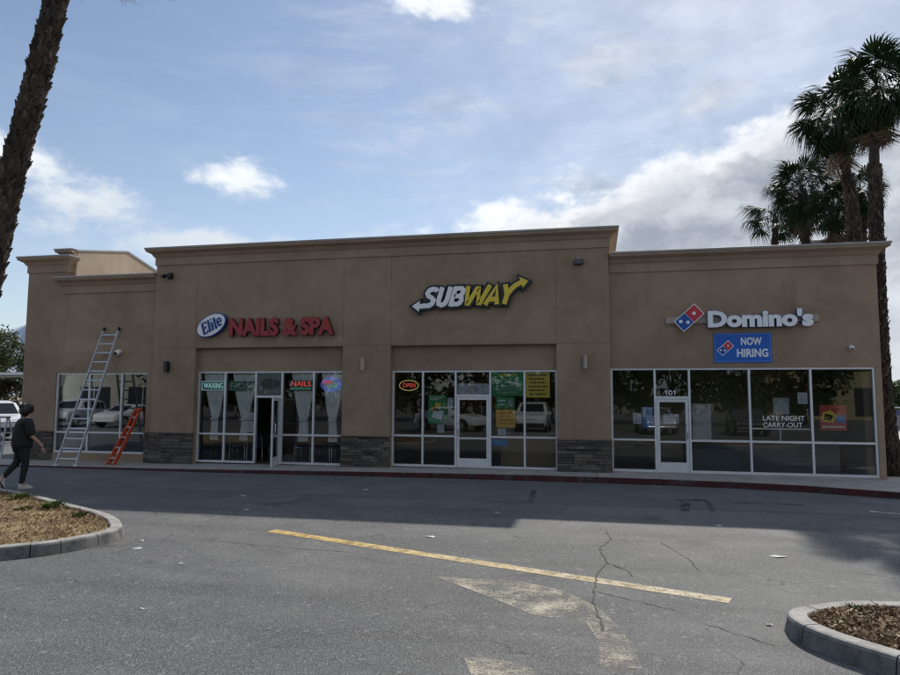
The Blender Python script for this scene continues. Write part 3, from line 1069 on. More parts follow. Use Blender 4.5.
u = 0.0
back = MB()
kb_ = 0
for ch in 'SUBWAY':
    mb = MB()
    m_ = SIGN_WHITE if ch in 'SUB' else SIGN_YELLOW
    for k, s in enumerate(SW[ch]):
        pts = [swp(u, p) for p in s]
        stroke(mb, pts, 0.118 if ch in 'BW' else 0.126, -0.150 - 0.001 * k, -0.12, mlim=0.86 if ch in 'WAY' else 0.6)
        P0, P1 = Vector(pts[0]), Vector(pts[-1])
        e0 = (Vector(pts[0]) - Vector(pts[1])).normalized() * 0.05
        e1 = (Vector(pts[-1]) - Vector(pts[-2])).normalized() * 0.05
        pts2 = [tuple(P0 + e0)] + pts[1:-1] + [tuple(P1 + e1)]
        stroke(back, pts2, 0.245, -0.125 + 0.0007 * kb_, -0.01, mlim=0.85)
        kb_ += 1
    if ch == 'S':
        a = Vector(swp(u, (-0.12, 0.06)))
        tri = [(a.x + 0.03, a.y + 0.15), (a.x - 0.19, a.y + 0.015), (a.x + 0.0, a.y - 0.145)]
        mb.prism(tri, -0.153, -0.121)
        back.prism([(a.x + 0.09, a.y + 0.235), (a.x - 0.295, a.y + 0.025), (a.x + 0.035, a.y - 0.245)], -0.1275, -0.012)
    if ch == 'Y':
        a = Vector(swp(u, (0.86, 1.06)))
        tri = [(a.x - 0.06, a.y + 0.15), (a.x + 0.185, a.y + 0.03), (a.x + 0.035, a.y - 0.15)]
        mb.prism(tri, -0.153, -0.121)
        back.prism([(a.x - 0.12, a.y + 0.245), (a.x + 0.29, a.y + 0.03), (a.x + 0.015, a.y - 0.255)], -0.1275, -0.012)
    obj('letter', mb, m_, T)
    u += ADV[ch]
obj('sign_backing', back, NAVY, T)

# domino tile logo
def domino(T, cx, cz, L, y, border=0.02, mats=(DOM_BLUE, DOM_RED, SIGN_WHITE), depth=0.12, rot=R(42)):
    def rect(u0, u1, v0, v1):
        return [(cx + a * math.cos(rot) - b * math.sin(rot), cz + a * math.sin(rot) + b * math.cos(rot)) for a, b in ((u0, v0), (u1, v0), (u1, v1), (u0, v1))]
    h = L / 4
    obj('logo_border', MB().prism(rect(-L / 2 - border, L / 2 + border, -h - border, h + border), y, y + depth), mats[2], T)
    obj('logo_half', MB().prism(rect(-L / 2, -border * 0.3, -h, h), y - 0.006, y + depth * 0.5), mats[0], T)
    obj('logo_half', MB().prism(rect(border * 0.3, L / 2, -h, h), y - 0.006, y + depth * 0.5), mats[1], T)
    def dot(a, b):
        x_ = cx + a * math.cos(rot) - b * math.sin(rot); z_ = cz + a * math.sin(rot) + b * math.cos(rot)
        obj('logo_dot', MB().prism(ellipse(x_, z_, h * 0.27, h * 0.27, 0, 20), y - 0.011, y), mats[2], T)
    dot(L / 4, 0)
    dot(-L / 4 - h * 0.36, h * 0.42)
    dot(-L / 4 + h * 0.36, -h * 0.42)


T = thing('pizza_shop_sign', 'white Domino\'s channel letters with red and blue tile logo on wall', 'sign')
obj('raceway', MB().box(1.78, 5.38, RY - 0.05, RY + 0.003, 3.93, 4.10), RACEWAY, T)
domino(T, 2.335, 4.065, 0.64, RY - 0.16)
text_letters("Domino's", 2.78, 5.22, 3.80, 4.24, RY - 0.17, 0.11, SIGN_WHITE, T, bold=0.05, edge=DOM_BLUE)

T = thing('hiring_banner', 'blue NOW HIRING banner hung under the Domino\'s letters', 'banner')
obj('banner_sheet', MB().box(2.93, 4.285, RY - 0.02, RY - 0.008, 2.925, 3.665), BANNER_BLUE, T)
mb = MB()
stroke(mb, [(2.96, 2.955), (4.255, 2.955), (4.255, 3.635), (2.96, 3.635)], 0.008, RY - 0.023, RY - 0.019, closed=True)
obj('border_line', mb, mat('banner_line', (0.2, 0.4, 0.75), 0.5), T)
domino(T, 3.20, 3.29, 0.34, RY - 0.024, 0.016, depth=0.005)
text_fit('lettering', 'NOW', 3.57, 4.06, 3.36, 3.555, RY - 0.024, SIGN_WHITE, T, 0.004, 0.03)
text_fit('lettering', 'HIRING', 3.47, 4.20, 3.06, 3.27, RY - 0.024, SIGN_WHITE, T, 0.004, 0.03)

# ------------------------------------------------------------------ papers, posters and neon in the windows
P_GREEN = mat('poster_green', (0.02, 0.30, 0.09), 0.5, (0.015, 0.25, 0.075), 3)
P_YELLOW = mat('poster_yellow', (0.85, 0.62, 0.06), 0.5, (0.80, 0.57, 0.06), 3)
P_ORANGE = mat('poster_orange', (0.85, 0.46, 0.03), 0.5)
P_BLUE = mat('poster_blue', (0.02, 0.22, 0.55), 0.5)
P_INK = mat('poster_ink', (0.05, 0.05, 0.05), 0.6)
P_RED = mat('poster_red', (0.55, 0.05, 0.03), 0.5)
P_GREY = mat('poster_grey', (0.35, 0.37, 0.37), 0.6)
GY = 0.22 + 0.060      # just behind the glass of the middle block
DYG = RY + 0.03 + 0.060


def poster(name, label, cat, x0, x1, z0, z1, y, m, prints=(), group=None, thick=0.003):
    T = thing(name, label, cat, group=group)
    obj('sheet', MB().box(x0, x1, y, y + thick, z0, z1), m, T)
    for q in prints:
        if q[0] == 'text':
            _, s, a, b, c, d, mm = q
            text_fit('lettering', s, x0 + (x1 - x0) * a, x0 + (x1 - x0) * b, z0 + (z1 - z0) * c, z0 + (z1 - z0) * d, y - 0.002, mm, T, 0.0015, 0.02)
        elif q[0] == 'poly':
            _, pts, mm = q
            obj('printed_shape', MB().prism([(x0 + (x1 - x0) * a, z0 + (z1 - z0) * b) for a, b in pts], y - 0.0018, y - 0.0002), mm, T)
        elif q[0] == 'lines':
            _, rows, mm = q
            mb = MB()
            for a, b, c, hh in rows:
                # broken line of small print
                r_ = random.Random(int(a * 977 + c * 7919))
                u_ = a
                while u_ < b:
                    wd = min(r_.uniform(0.04, 0.12), b - u_)
                    mb.box(x0 + (x1 - x0) * u_, x0 + (x1 - x0) * (u_ + wd), y - 0.0018, y - 0.0002, z0 + (z1 - z0) * c, z0 + (z1 - z0) * (c + hh))
                    u_ += wd + 0.025
            tag(obj('small_print', mb, mm, T), kind='stuff')
    return T


rows = lambda n, a, b, lo, hi, hh: [(a + 0.04 * (i % 3), b - 0.06 * ((i * 2) % 3), hi - (hi - lo) * i / max(n - 1, 1), hh) for i in range(n)]
poster('poster', 'large dark green poster at the top of the pane right of the Subway door', 'poster', -2.745, -1.90, 2.07, 2.735, GY, P_GREEN,
       [('text', 'SUBWAY', 0.18, 0.82, 0.78, 0.92, SIGN_YELLOW), ('lines', rows(5, 0.1, 0.92, 0.12, 0.62, 0.05), P_GREY)])
poster('poster', 'large yellow notice poster beside the dark green poster', 'poster', -1.845, -1.20, 2.03, 2.735, GY, P_YELLOW,
       [('lines', rows(6, 0.1, 0.9, 0.1, 0.82, 0.06), P_INK)])
poster('poster', 'small green placard below the large green poster', 'poster', -2.645, -2.14, 1.725, 2.04, GY, P_GREEN,
       [('lines', [(0.1, 0.5, 0.62, 0.16), (0.1, 0.5, 0.3, 0.12)], SIGN_WHITE), ('poly', [(0.66, 0.2), (0.9, 0.2), (0.92, 0.7), (0.78, 0.82), (0.64, 0.68)], P_GREY)])
poster('poster', 'orange poster below the small green placard', 'poster', -2.645, -2.13, 1.22, 1.70, GY, P_ORANGE,
       [('lines', rows(4, 0.12, 0.9, 0.2, 0.8, 0.05), mat('orange_ink', (0.45, 0.15, 0.01), 0.6))])
poster('paper_notice', 'small white notice under the orange poster', 'paper', -2.6, -2.38, 1.02, 1.195, GY, PAPER, [('lines', rows(3, 0.15, 0.85, 0.25, 0.7, 0.06), P_GREY)])
poster('poster', 'small blue sticker in the low pane under the orange poster', 'sticker', -2.74, -2.32, 0.72, 0.915, GY, P_BLUE, [('lines', rows(2, 0.15, 0.85, 0.35, 0.65, 0.09), mat('blue_ink', (0.2, 0.45, 0.7), 0.6))])
poster('poster', 'green sandwich poster left of the Subway door', 'poster', -4.53, -4.02, 1.31, 2.09, GY, P_GREEN,
       [('poly', [(0.2, 0.22), (0.72, 0.12), (0.86, 0.42), (0.3, 0.55)], SIGN_WHITE), ('poly', [(0.3, 0.48), (0.62, 0.42), (0.7, 0.7), (0.42, 0.76)], P_YELLOW),
        ('poly', [(0.12, 0.44), (0.3, 0.4), (0.34, 0.56), (0.18, 0.6)], P_ORANGE), ('lines', [(0.1, 0.75, 0.88, 0.04), (0.1, 0.6, 0.82, 0.03)], SIGN_WHITE)])
poster('paper_notice', 'narrow white notice between the green sandwich poster and the Subway door', 'paper', -3.985, -3.83, 1.74, 2.01, GY, PAPER, [('lines', rows(4, 0.15, 0.85, 0.2, 0.8, 0.06), P_GREY)])
poster('paper_notice', 'white notice under the green sandwich poster', 'paper', -4.27, -4.08, 1.06, 1.28, GY, PAPER, [('lines', rows(4, 0.15, 0.85, 0.2, 0.8, 0.06), P_GREY)])
poster('poster', 'pale picture panel in the transom above the Subway door', 'poster', -3.715, -2.83, 2.105, 2.40, GY, mat('poster_pale', (0.40, 0.47, 0.50), 0.6, (0.62, 0.66, 0.66), 9, 6),
       [('poly', [(0.34, 0.3), (0.46, 0.12), (0.62, 0.2), (0.66, 0.6), (0.52, 0.8), (0.38, 0.66)], P_GREY)])

# Domino's window papers
poster('paper_notice', 'white notice in the pane left of door 101', 'paper', 0.925, 1.135, 1.37, 1.645, DYG, PAPER, [('lines', rows(4, 0.15, 0.85, 0.2, 0.8, 0.06), P_GREY)])
poster('poster', 'blue and white placard lettered A beside door 101', 'poster', 1.16, 1.42, 1.27, 1.80, DYG, P_BLUE,
       [('poly', [(0.08, 0.55), (0.92, 0.55), (0.92, 0.95), (0.08, 0.95)], mat('pale_blue', (0.35, 0.5, 0.65), 0.6)), ('text', 'A', 0.34, 0.68, 0.60, 0.92, P_BLUE)])
poster('paper_notice', 'wide white notice taped inside door 101', 'paper', 1.67, 2.05, 1.38, 1.625, RY + 0.045 + 0.032, PAPER, [('lines', rows(4, 0.1, 0.9, 0.2, 0.8, 0.06), P_GREY)])
T = thing('window_lettering', 'white LATE NIGHT CARRY-OUT lettering on the window', 'lettering')
text_fit('lettering', 'LATE NIGHT', 4.04, 5.0, 1.485, 1.61, DYG - 0.0185, SIGN_WHITE, T, 0.0015, 0.0)
text_fit('lettering', 'CARRY-OUT', 4.04, 4.94, 1.325, 1.445, DYG - 0.0185, SIGN_WHITE, T, 0.0015, 0.0)
T = thing('house_number', 'white number 101 on the transom over the right door', 'number')
mb = MB()
for xo in (1.76, 1.97):
    stroke(mb, [(xo - 0.03, 2.195), (xo, 2.222), (xo, 2.115)], 0.02, DYG - 0.0185, DYG - 0.0170)
obj('numeral', mb, SIGN_WHITE, T)
mb = MB()
stroke(mb, ellipse(1.862, 2.168, 0.042, 0.048, 0, 18), 0.02, DYG - 0.0185, DYG - 0.0170, closed=True)
obj('numeral', mb, SIGN_WHITE, T)
poster('decal', 'pale pointed house-shaped decal above the window lettering', 'decal', 4.29, 4.66, 1.64, 2.05, DYG, P_GREY,
       [('poly', [(0.05, 0.05), (0.95, 0.05), (0.95, 0.5), (0.5, 0.95), (0.05, 0.5)], mat('decal_white', (0.5, 0.52, 0.52), 0.6))])
poster('paper_notice', 'small white notice high in the pane beside the red poster', 'paper', 4.86, 5.08, 1.90, 2.18, DYG, PAPER, [('lines', rows(4, 0.15, 0.85, 0.2, 0.8, 0.06), P_GREY)])
poster('poster', 'red white and blue poster in the rightmost window', 'poster', 5.49, 6.10, 1.24, 1.87, DYG + 0.5, P_RED,
       [('poly', [(0.06, 0.36), (0.5, 0.3), (0.62, 0.62), (0.4, 0.8), (0.1, 0.7)], P_YELLOW), ('poly', [(0.12, 0.42), (0.42, 0.38), (0.5, 0.6), (0.2, 0.66)], SIGN_WHITE), ('poly', [(0.56, 0.34), (0.96, 0.3), (0.96, 0.62), (0.62, 0.6)], P_BLUE), ('lines', [(0.08, 0.92, 0.1, 0.08)], SIGN_WHITE)])
T = thing('pizza_box_stack', 'tall stack of flat white boxes behind the glass right of door 101', 'boxes', (2.63, 0.62, 0.09))
for i in range(19):
    obj('pizza_box', MB().box(-0.225 + random.uniform(-.012, .012), 0.225 + random.uniform(-.012, .012), -0.21, 0.24, 0.85 + i * 0.05 - 0.0, 0.85 + i * 0.05 + 0.046), mat('box_white', (0.62, 0.62, 0.60), 0.8, (0.5, 0.5, 0.49), 7), T)
T = thing('service_counter', 'dark service counter inside the pizza shop behind the lettering', 'counter')
obj('counter_top', MB().box(2.2, 5.9, 0.50, 1.2, 0.90, 0.945), mat('counter_grey', (0.25, 0.26, 0.27), 0.4), T)
obj('counter_front', MB().box(2.25, 5.85, 0.56, 1.15, 0.09, 0.90), mat('counter_dark', (0.07, 0.075, 0.08), 0.5), T)
T = thing('window_rail', 'slim white rail across the lettered pane', 'rail')
obj('rail', MB().box(3.77, 5.13, DYG + 0.02, DYG + 0.06, 1.265, 1.30), ALU, T)
obj('post', MB().box(4.43, 4.46, DYG + 0.025, DYG + 0.055, 0.99, 1.265), ALU, T)
T = thing('subway_counter', 'tan serving counter inside the sandwich shop', 'counter')
obj('counter_body', MB().box(-2.7, -0.5, 1.6, 2.4, 0.09, 1.0), mat('counter_tan', (0.42, 0.27, 0.11), 0.5, (0.36, 0.23, 0.1), 5), T)
obj('counter_top', MB().box(-2.75, -0.45, 1.55, 2.45, 1.0, 1.04), mat('counter_cream', (0.5, 0.45, 0.36), 0.4), T)


def neon_mat(name, c, e):
    return mat(name, c, 0.4, emit=e)


N_RED = neon_mat('neon_red', (0.85, 0.09, 0.07), 0.45)
N_GREEN = neon_mat('neon_green', (0.15, 0.65, 0.35), 0.35)
N_YEL = neon_mat('neon_yellow', (0.75, 0.62, 0.2), 0.35)
N_BLUE = neon_mat('neon_blue', (0.10, 0.2, 0.75), 0.45)
N_CYAN = neon_mat('neon_cyan', (0.45, 0.78, 0.80), 0.35)
N_PALE = neon_mat('neon_pale', (0.22, 0.36, 0.32), 0.08)
BOARD = mat('neon_board', (0.08, 0.15, 0.15), 0.5)
BOARD2 = mat('neon_board_green', (0.05, 0.13, 0.09), 0.5)


def frame_loop(pts, r, closed=True):
    mb = MB()
    p3 = [(a, 0, b) for a, b in pts]
    if closed:
        p3.append(p3[0])
    return mb.tube(p3, r, 6, False)


def neon(name, label, x0, x1, z0, z1, y, words, border, bm_, board=None, oval=False):
    T = thing(name, label, 'sign', (0, y, 0))
    if board is not None:
        obj('backing_board', MB().box(x0, x1, 0.012, 0.02, z0, z1), board, T)
    if border is not None:
        if oval:
            obj('border_tube', frame_loop(ellipse((x0 + x1) / 2, (z0 + z1) / 2, (x1 - x0) / 2, (z1 - z0) / 2, 0, 28), 0.009), border, T, smooth=True)
        else:
            obj('border_tube', frame_loop([(x0 + .01, z0 + .01), (x1 - .01, z0 + .01), (x1 - .01, z1 - .01), (x0 + .01, z1 - .01)], 0.008), border, T)
    for s, a, b, c, d, m_ in words:
        if s is None:
            mb = MB()
            for i in range(7):
                u0 = a + (b - a) * i / 7
                mb.tube([(x0 + (x1 - x0) * u0, 0, z0 + (z1 - z0) * c), (x0 + (x1 - x0) * (u0 + (b - a) * 0.1), 0, z0 + (z1 - z0) * d)], 0.008, 5)
            tag(obj('small_tubes', mb, m_, T), kind='stuff')
        else:
            text_fit('lettering', s, x0 + (x1 - x0) * a, x0 + (x1 - x0) * b, z0 + (z1 - z0) * c, z0 + (z1 - z0) * d, -0.004, m_, T, 0.008, 0.0)
    return T


neon('neon_sign', 'pale cyan WAXING sign in the leftmost nail salon pane', -11.49, -10.75, 2.20, 2.475, GY, [('WAXING', 0.08, 0.93, 0.22, 0.8, N_CYAN)], N_CYAN, None, BOARD)
neon('neon_sign', 'unlit green FACIAL sign in the second nail salon pane', -10.60, -9.77, 2.20, 2.475, GY, [('FACIAL', 0.08, 0.93, 0.2, 0.8, N_PALE)], N_PALE, None, BOARD2)
neon('neon_sign', 'red NAILS sign with green underline beside the salon door', -8.69, -7.96, 2.20, 2.50, GY, [('NAILS', 0.1, 0.92, 0.42, 0.92, N_RED), (None, 0.08, 0.95, 0.12, 0.26, N_GREEN)], None, None, BOARD)
T = neon('neon_sign', 'blue oval SPA sign in the rightmost nail salon pane', -7.70, -7.10, 2.19, 2.56, GY, [('SPA', 0.06, 0.52, 0.55, 0.85, N_RED), (None, 0.3, 0.85, 0.3, 0.45, N_GREEN)], N_BLUE, None, None, True)
obj('inner_tube', frame_loop(ellipse(-7.40, 2.375, 0.26, 0.145, 0, 24), 0.008), N_BLUE, T, smooth=True)
neon('neon_sign', 'oval red and yellow OPEN sign in the dark left Subway pane', -5.37, -4.82, 2.21, 2.49, GY + 0.02, [('OPEN', 0.17, 0.83, 0.32, 0.72, N_RED)], N_YEL, None, None, True)
T = thing('oval_decal', 'grey oval decal on the frosted transom over the salon door', 'decal')
obj('frosted_film', MB().box(-9.675, -8.905, GY, GY + 0.003, 2.06, 2.71), mat('frosted_film', (0.30, 0.32, 0.32), 0.7, (0.36, 0.38, 0.38), 3), T)
obj('oval', MB().prism(ellipse(-9.27, 2.40, 0.32, 0.155), GY - 0.004, GY + 0.001), mat('oval_grey', (0.10, 0.11, 0.11), 0.6, (0.16, 0.17, 0.17), 14), T)
poster('paper_notice', 'upper of two white notices by the open salon door', 'paper', -9.97, -9.75, 1.34, 1.56, GY, PAPER, [('lines', rows(4, 0.15, 0.85, 0.2, 0.8, 0.06), P_GREY)])
poster('paper_notice', 'lower of two white notices by the open salon door', 'paper', -9.99, -9.74, 1.0, 1.31, GY, PAPER, [('lines', rows(5, 0.15, 0.85, 0.2, 0.8, 0.06), P_GREY)])

# ------------------------------------------------------------------ salon curtains and chairs
CURT = mat('curtain', (0.88, 0.88, 0.85), 0.9, (0.82, 0.83, 0.80), 5)


def curtain(xc, wtop, wtie, label, rs_):
    T = thing('curtain', label, 'curtain', (xc, 0.36, 0), group='salon window curtains')
    mb = MB()
    nu, nv = 36, 26
    for j in range(nv + 1):
        v = j / nv
        z = 2.72 - v * 1.98
        if z > 1.35:
            s = (2.72 - z) / 1.37
            wd = wtop + (wtie - wtop) * (s ** 1.15)
        else:
            s = (1.35 - z) / 0.6
            wd = wtie * (1.0 + 0.25 * s)
        for i in range(nu + 1):
            q = i / nu - 0.5
            f = math.sin(i / nu * math.pi * 2 * 8 + rs_) * 0.022 + math.sin(i * 1.7 + rs_ * 3) * 0.006
            mb.v.append((q * wd + 0.01 * math.sin(z * 5 + rs_), f, z))
    for j in range(nv):
        for i in range(nu):
            a = j * (nu + 1) + i
            mb.f.append((a, a + 1, a + nu + 2, a + nu + 1))
    obj('cloth', mb, CURT, T, smooth=True)
    obj('tie_band', MB().tube([(-wtie * 0.55, -0.03, 1.36), (0, -0.05, 1.34), (wtie * 0.55, -0.03, 1.36)], 0.03, 8), CURT, T, smooth=True)
    obj('curtain_rod', MB().tube([(-wtop * 0.55, 0.0, 2.735), (wtop * 0.55, 0.0, 2.735)], 0.012, 8), ALU, T)


curtain(-11.08, 0.80, 0.22, 'tied white curtain behind the WAXING sign', 0.3)
curtain(-10.12, 0.86, 0.22, 'tied white curtain behind the FACIAL sign', 1.1)
curtain(-8.26, 0.80, 0.26, 'tied white curtain behind the NAILS sign', 2.0)
curtain(-7.36, 0.72, 0.22, 'tied white curtain behind the oval SPA sign', 2.9)

CHBLUE = mat('chair_blue', (0.012, 0.02, 0.055), 0.6, (0.018, 0.03, 0.075), 6)


def make_chair(label):
    T = thing('waiting_chair', label, 'chair', group='chairs along the salon window')
    obj('seat', MB().box(-0.23, 0.23, 0.0, 0.46, 0.42, 0.48), CHBLUE, T, bevel=0.015)
    obj('backrest', MB().add([(-0.23, 0, 0.56), (0.23, 0, 0.56), (0.23, -0.07, 0.84), (-0.23, -0.07, 0.84), (-0.23, 0.04, 0.56), (0.23, 0.04, 0.56), (0.23, -0.03, 0.84), (-0.23, -0.03, 0.84)],
                             [(0, 3, 2, 1), (4, 5, 6, 7), (0, 1, 5, 4), (1, 2, 6, 5), (2, 3, 7, 6), (3, 0, 4, 7)]), CHBLUE, T, bevel=0.012)
    for s in (-1, 1):
        obj('leg', MB().tube([(s * 0.25, -0.02, 0.0), (s * 0.245, 0.0, 0.45), (s * 0.24, -0.06, 0.83)], 0.011, 6), CHROME, T)
        obj('leg', MB().tube([(s * 0.25, 0.45, 0.0), (s * 0.24, 0.43, 0.44)], 0.011, 6), CHROME, T)
    obj('stretcher', MB().tube([(-0.245, 0.0, 0.44), (0.245, 0.0, 0.44)], 0.01, 6), CHROME, T)
    return T


chair = None
for x, lb in ((-11.2, 'dark blue waiting chair under the WAXING curtain'), (-10.55, 'dark blue waiting chair between the first two curtains'), (-9.98, 'dark blue waiting chair nearest the open salon door, left side'),
              (-8.45, 'dark blue waiting chair under the NAILS curtain'), (-7.85, 'dark blue waiting chair between the last two curtains'), (-7.28, 'dark blue waiting chair under the oval SPA sign')):
    if chair is None:
        chair = make_chair(lb)
        c = chair
    else:
        c = dup(chair)
        c['label'] = lb
    c.location = (x, 0.78, 0.09)
T = thing('reception_desk', 'dark reception desk seen through the open salon door', 'desk', (-9.3, 3.2, 0.09))
obj('desk_body', MB().box(-0.9, 0.9, 0, 0.6, 0, 1.05), mat('desk_wood', (0.10, 0.05, 0.03), 0.5, (0.13, 0.07, 0.04), 4), T)
obj('desk_top', MB().box(-0.95, 0.95, -0.05, 0.65, 1.05, 1.09), mat('desk_top', (0.2, 0.16, 0.13), 0.3), T)

# ------------------------------------------------------------------ wall lights and cameras
SC_BEIGE = mat('sconce_beige', (0.42, 0.34, 0.27), 0.5)


def sconce(label, x, y, z, m_, h=0.34, sq=False):
    T = thing('wall_light', label, 'wall light', (x, y, z))
    obj('back_plate', MB().box(-0.045, 0.045, -0.02, 0.002, -0.1, 0.1), m_, T)
    if sq:
        obj('housing', MB().box(-0.055, 0.055, -0.16, -0.04, -h / 2, h / 2), m_, T, bevel=0.01)
    else:
        obj('housing', MB().tube([(0, -0.10, -h / 2), (0, -0.10, h / 2)], 0.052, 16), m_, T)
    obj('arm', MB().box(-0.02, 0.02, -0.06, -0.015, -0.02, 0.02), m_, T)
    obj('lens', MB().tube([(0, -0.10, -h / 2 - 0.006), (0, -0.10, -h / 2 + 0.01)], 0.04, 12), mat('lens_grey', (0.3, 0.3, 0.3), 0.2), T)


sconce('black box wall light on the pier left of the nail salon', -12.44, 0.0, 2.89, BLACK, 0.33, True)
sconce('beige tube wall light on the pier between salon and Subway', -6.33, 0.0, 2.93, SC_BEIGE)
sconce('beige tube wall light on the pier left of the pizza shop', -0.26, 0.0, 2.955, SC_BEIGE)
T = thing('floodlight', 'dark twin floodlight near the top left corner of the middle block', 'floodlight', (-12.5, 0, 5.62))
obj('mount', MB().box(-0.03, 0.09, -0.06, 0.002, -0.09, 0.1), BLACK, T)
obj('lamp_head', MB().add([(-0.24, -0.22, -0.02), (-0.08, -0.30, -0.06), (-0.08, -0.16, -0.09), (-0.22, -0.12, -0.05), (-0.20, -0.16, 0.03), (-0.05, -0.22, 0.04), (-0.02, -0.08, 0.01), (-0.15, -0.06, 0.0)],
                          [(0, 3, 2, 1), (4, 5, 6, 7), (0, 1, 5, 4), (1, 2, 6, 5), (2, 3, 7, 6), (3, 0, 4, 7)]), BLACK, T)
obj('lamp_head', MB().add([(0.02, -0.22, -0.05), (0.13, -0.2, -0.05), (0.13, -0.06, -0.09), (0.02, -0.06, -0.09), (0.02, -0.2, 0.06), (0.13, -0.18, 0.06), (0.12, -0.05, 0.03), (0.03, -0.05, 0.03)],
                          [(0, 3, 2, 1), (4, 5, 6, 7), (0, 1, 5, 4), (1, 2, 6, 5), (2, 3, 7, 6), (3, 0, 4, 7)]), BLACK, T)
T = thing('floodlight', 'small dark floodlight box near the top right corner of the middle block', 'floodlight', (-0.40, 0, 5.59))
obj('housing', MB().box(-0.13, 0.12, -0.16, -0.02, -0.07, 0.05), BLACK, T, bevel=0.01)
obj('mount', MB().box(-0.05, 0.05, -0.03, 0.002, -0.06, 0.16), mat('mount_grey', (0.28, 0.26, 0.25), 0.6), T)
obj('lens', MB().box(-0.10, 0.09, -0.164, -0.158, -0.055, 0.03), mat('flood_lens', (0.06, 0.06, 0.07), 0.15), T)


def dome(label, x, y, z, r):
    T = thing('security_camera', label, 'camera', (x, y, z))
    obj('mount', MB().tube([(0, 0.002, 0.02), (0, -0.05, 0.02)], r * 0.7, 14), WHITE, T)
    mb = MB()
    mb.tube([(0, -0.05, 0.02), (0, -0.09, 0.01), (0, -0.14, -0.015), (0, -0.2, -0.04)], [r * 0.8, r, r, r * 0.8], 16)
    obj('housing', mb, WHITE, T, smooth=True)
    obj('lens', MB().tube([(-0.01, -0.2, -0.04), (-0.01, -0.215, -0.046)], r * 0.55, 12), BLACK, T)


dome('white security camera above the left storefront window', -14.22, LY, 3.35, 0.085)
dome('tiny white security camera above the right end window', 6.05, RY, 3.27, 0.05)

# ------------------------------------------------------------------ ladders
LADDER_ALU = mat('ladder_aluminium', (0.62, 0.63, 0.64), 0.4, (0.5, 0.51, 0.52), 8, metal=0.5)
LADDER_ORANGE = mat('ladder_orange', (0.62, 0.085, 0.02), 0.5, (0.5, 0.06, 0.015), 5)


def leaning_ladder(label, foot, top, w0, w1, nr, m_, rung_m, rail=(0.028, 0.07), name='leaning_ladder', ax=(1, 0, 0), feet=None, tips=None, group=None):
    f, t = Vector(foot), Vector(top)
    T = thing(name, label, 'ladder', foot, group=group)
    a = Vector(ax).normalized()
    d = t - f
    nrm = d.normalized().cross(a)
    for s in (-1, 1):
        obj('rail', MB().bar(a * (s * w0 / 2), d + a * (s * w1 / 2), rail[0], rail[1], nrm), m_, T)
        if feet:
            p = a * (s * w0 / 2)
            obj('foot', MB().box(p.x - 0.035, p.x + 0.035, p.y - 0.05, p.y + 0.05, -0.004, 0.06), feet, T)
        if tips:
            p = d + a * (s * w1 / 2)
            obj('end_cap', MB().bar(p - d.normalized() * 0.05, p + d.normalized() * 0.06, rail[0] + 0.02, rail[1] + 0.012, nrm), tips, T)
    for i in range(nr):
        k = (i + 0.75) / (nr + 0.4)
        w_ = w0 + (w1 - w0) * k
        obj('rung', MB().bar(d * k - a * (w_ / 2 - 0.008), d * k + a * (w_ / 2 - 0.008), 0.034, 0.03, nrm), rung_m, T)
    return T


leaning_ladder('tall aluminium ladder leaning on the left wall above its window', (-14.73, -1.25, 0.03), (-14.50, 0.06, 4.06), 0.66, 0.52, 14, LADDER_ALU, LADDER_ALU, feet=WHITE, tips=BLACK)
# closed orange stepladder: front and rear frames folded together
T = thing('folded_stepladder', 'folded orange fibreglass stepladder leaning by the stone pier', 'ladder', (-13.72, -0.62, 0.035))
dv = Vector((0.28, 0.69, 1.56))
for off, m_, wd in ((0.0, LADDER_ORANGE, 0.19), (-0.10, LADDER_ORANGE, 0.24)):
    for s in (-1, 1):
        o_ = Vector((s * wd / 2, off, 0))
        t_ = Vector((s * wd / 2 * 0.62, off * 0.4, 0))
        obj('rail', MB().bar(o_, dv + t_, 0.03, 0.06, (0, -1, 0.3)), m_, T)
    for i in range(5):
        k = (i + 0.7) / 5.4
        c_ = dv * k + Vector((0, off * (1 - 0.6 * k), 0))
        ww = wd / 2 * (1 - 0.38 * k)
        obj('step', MB().bar(c_ - Vector((ww, 0, 0)), c_ + Vector((ww, 0, 0)), 0.08, 0.025, (0, -0.4, 1)), LADDER_ALU if off else LADDER_ORANGE, T)
obj('top_cap', MB().bar(dv + Vector((-0.10, -0.03, 0.01)), dv + Vector((0.10, -0.03, 0.01)), 0.16, 0.06, (0, -0.4, 1)), mat('cap_orange', (0.5, 0.07, 0.02), 0.5), T)
# open aluminium stepladder at the far left
T = thing('open_stepladder', 'open aluminium stepladder beyond the left corner behind the walker', 'ladder', (-18.75, 0.55, 0.0), R(12))
for yy, tag_ in ((-0.42, 1), (0.42, 0)):
    for s in (-1, 1):
        obj('rail', MB().bar((s * 0.27, yy, 0), (s * 0.15, yy * 0.08, 1.30), 0.025, 0.06, (0, 1, 0)), LADDER_ALU, T)
    for i in range(4 if tag_ else 2):
        k = (i + 0.8) / 4.6 if tag_ else (i + 1) / 3.2
        ww = 0.27 - 0.12 * k
        y_ = yy * (1 - 0.92 * k)
        obj('step' if tag_ else 'brace', MB().box(-ww, ww, y_ - (0.04 if tag_ else 0.012), y_ + (0.04 if tag_ else 0.012), 1.3 * k - 0.015, 1.3 * k + 0.015), LADDER_ALU, T)
obj('top_cap', MB().box(-0.18, 0.18, -0.1, 0.1, 1.29, 1.35), mat('cap_grey', (0.25, 0.26, 0.28), 0.5), T)
for s in (-1, 1):
    obj('spreader', MB().bar((s * 0.225, -0.3, 0.5), (s * 0.225, 0.3, 0.5), 0.01, 0.025), LADDER_ALU, T)

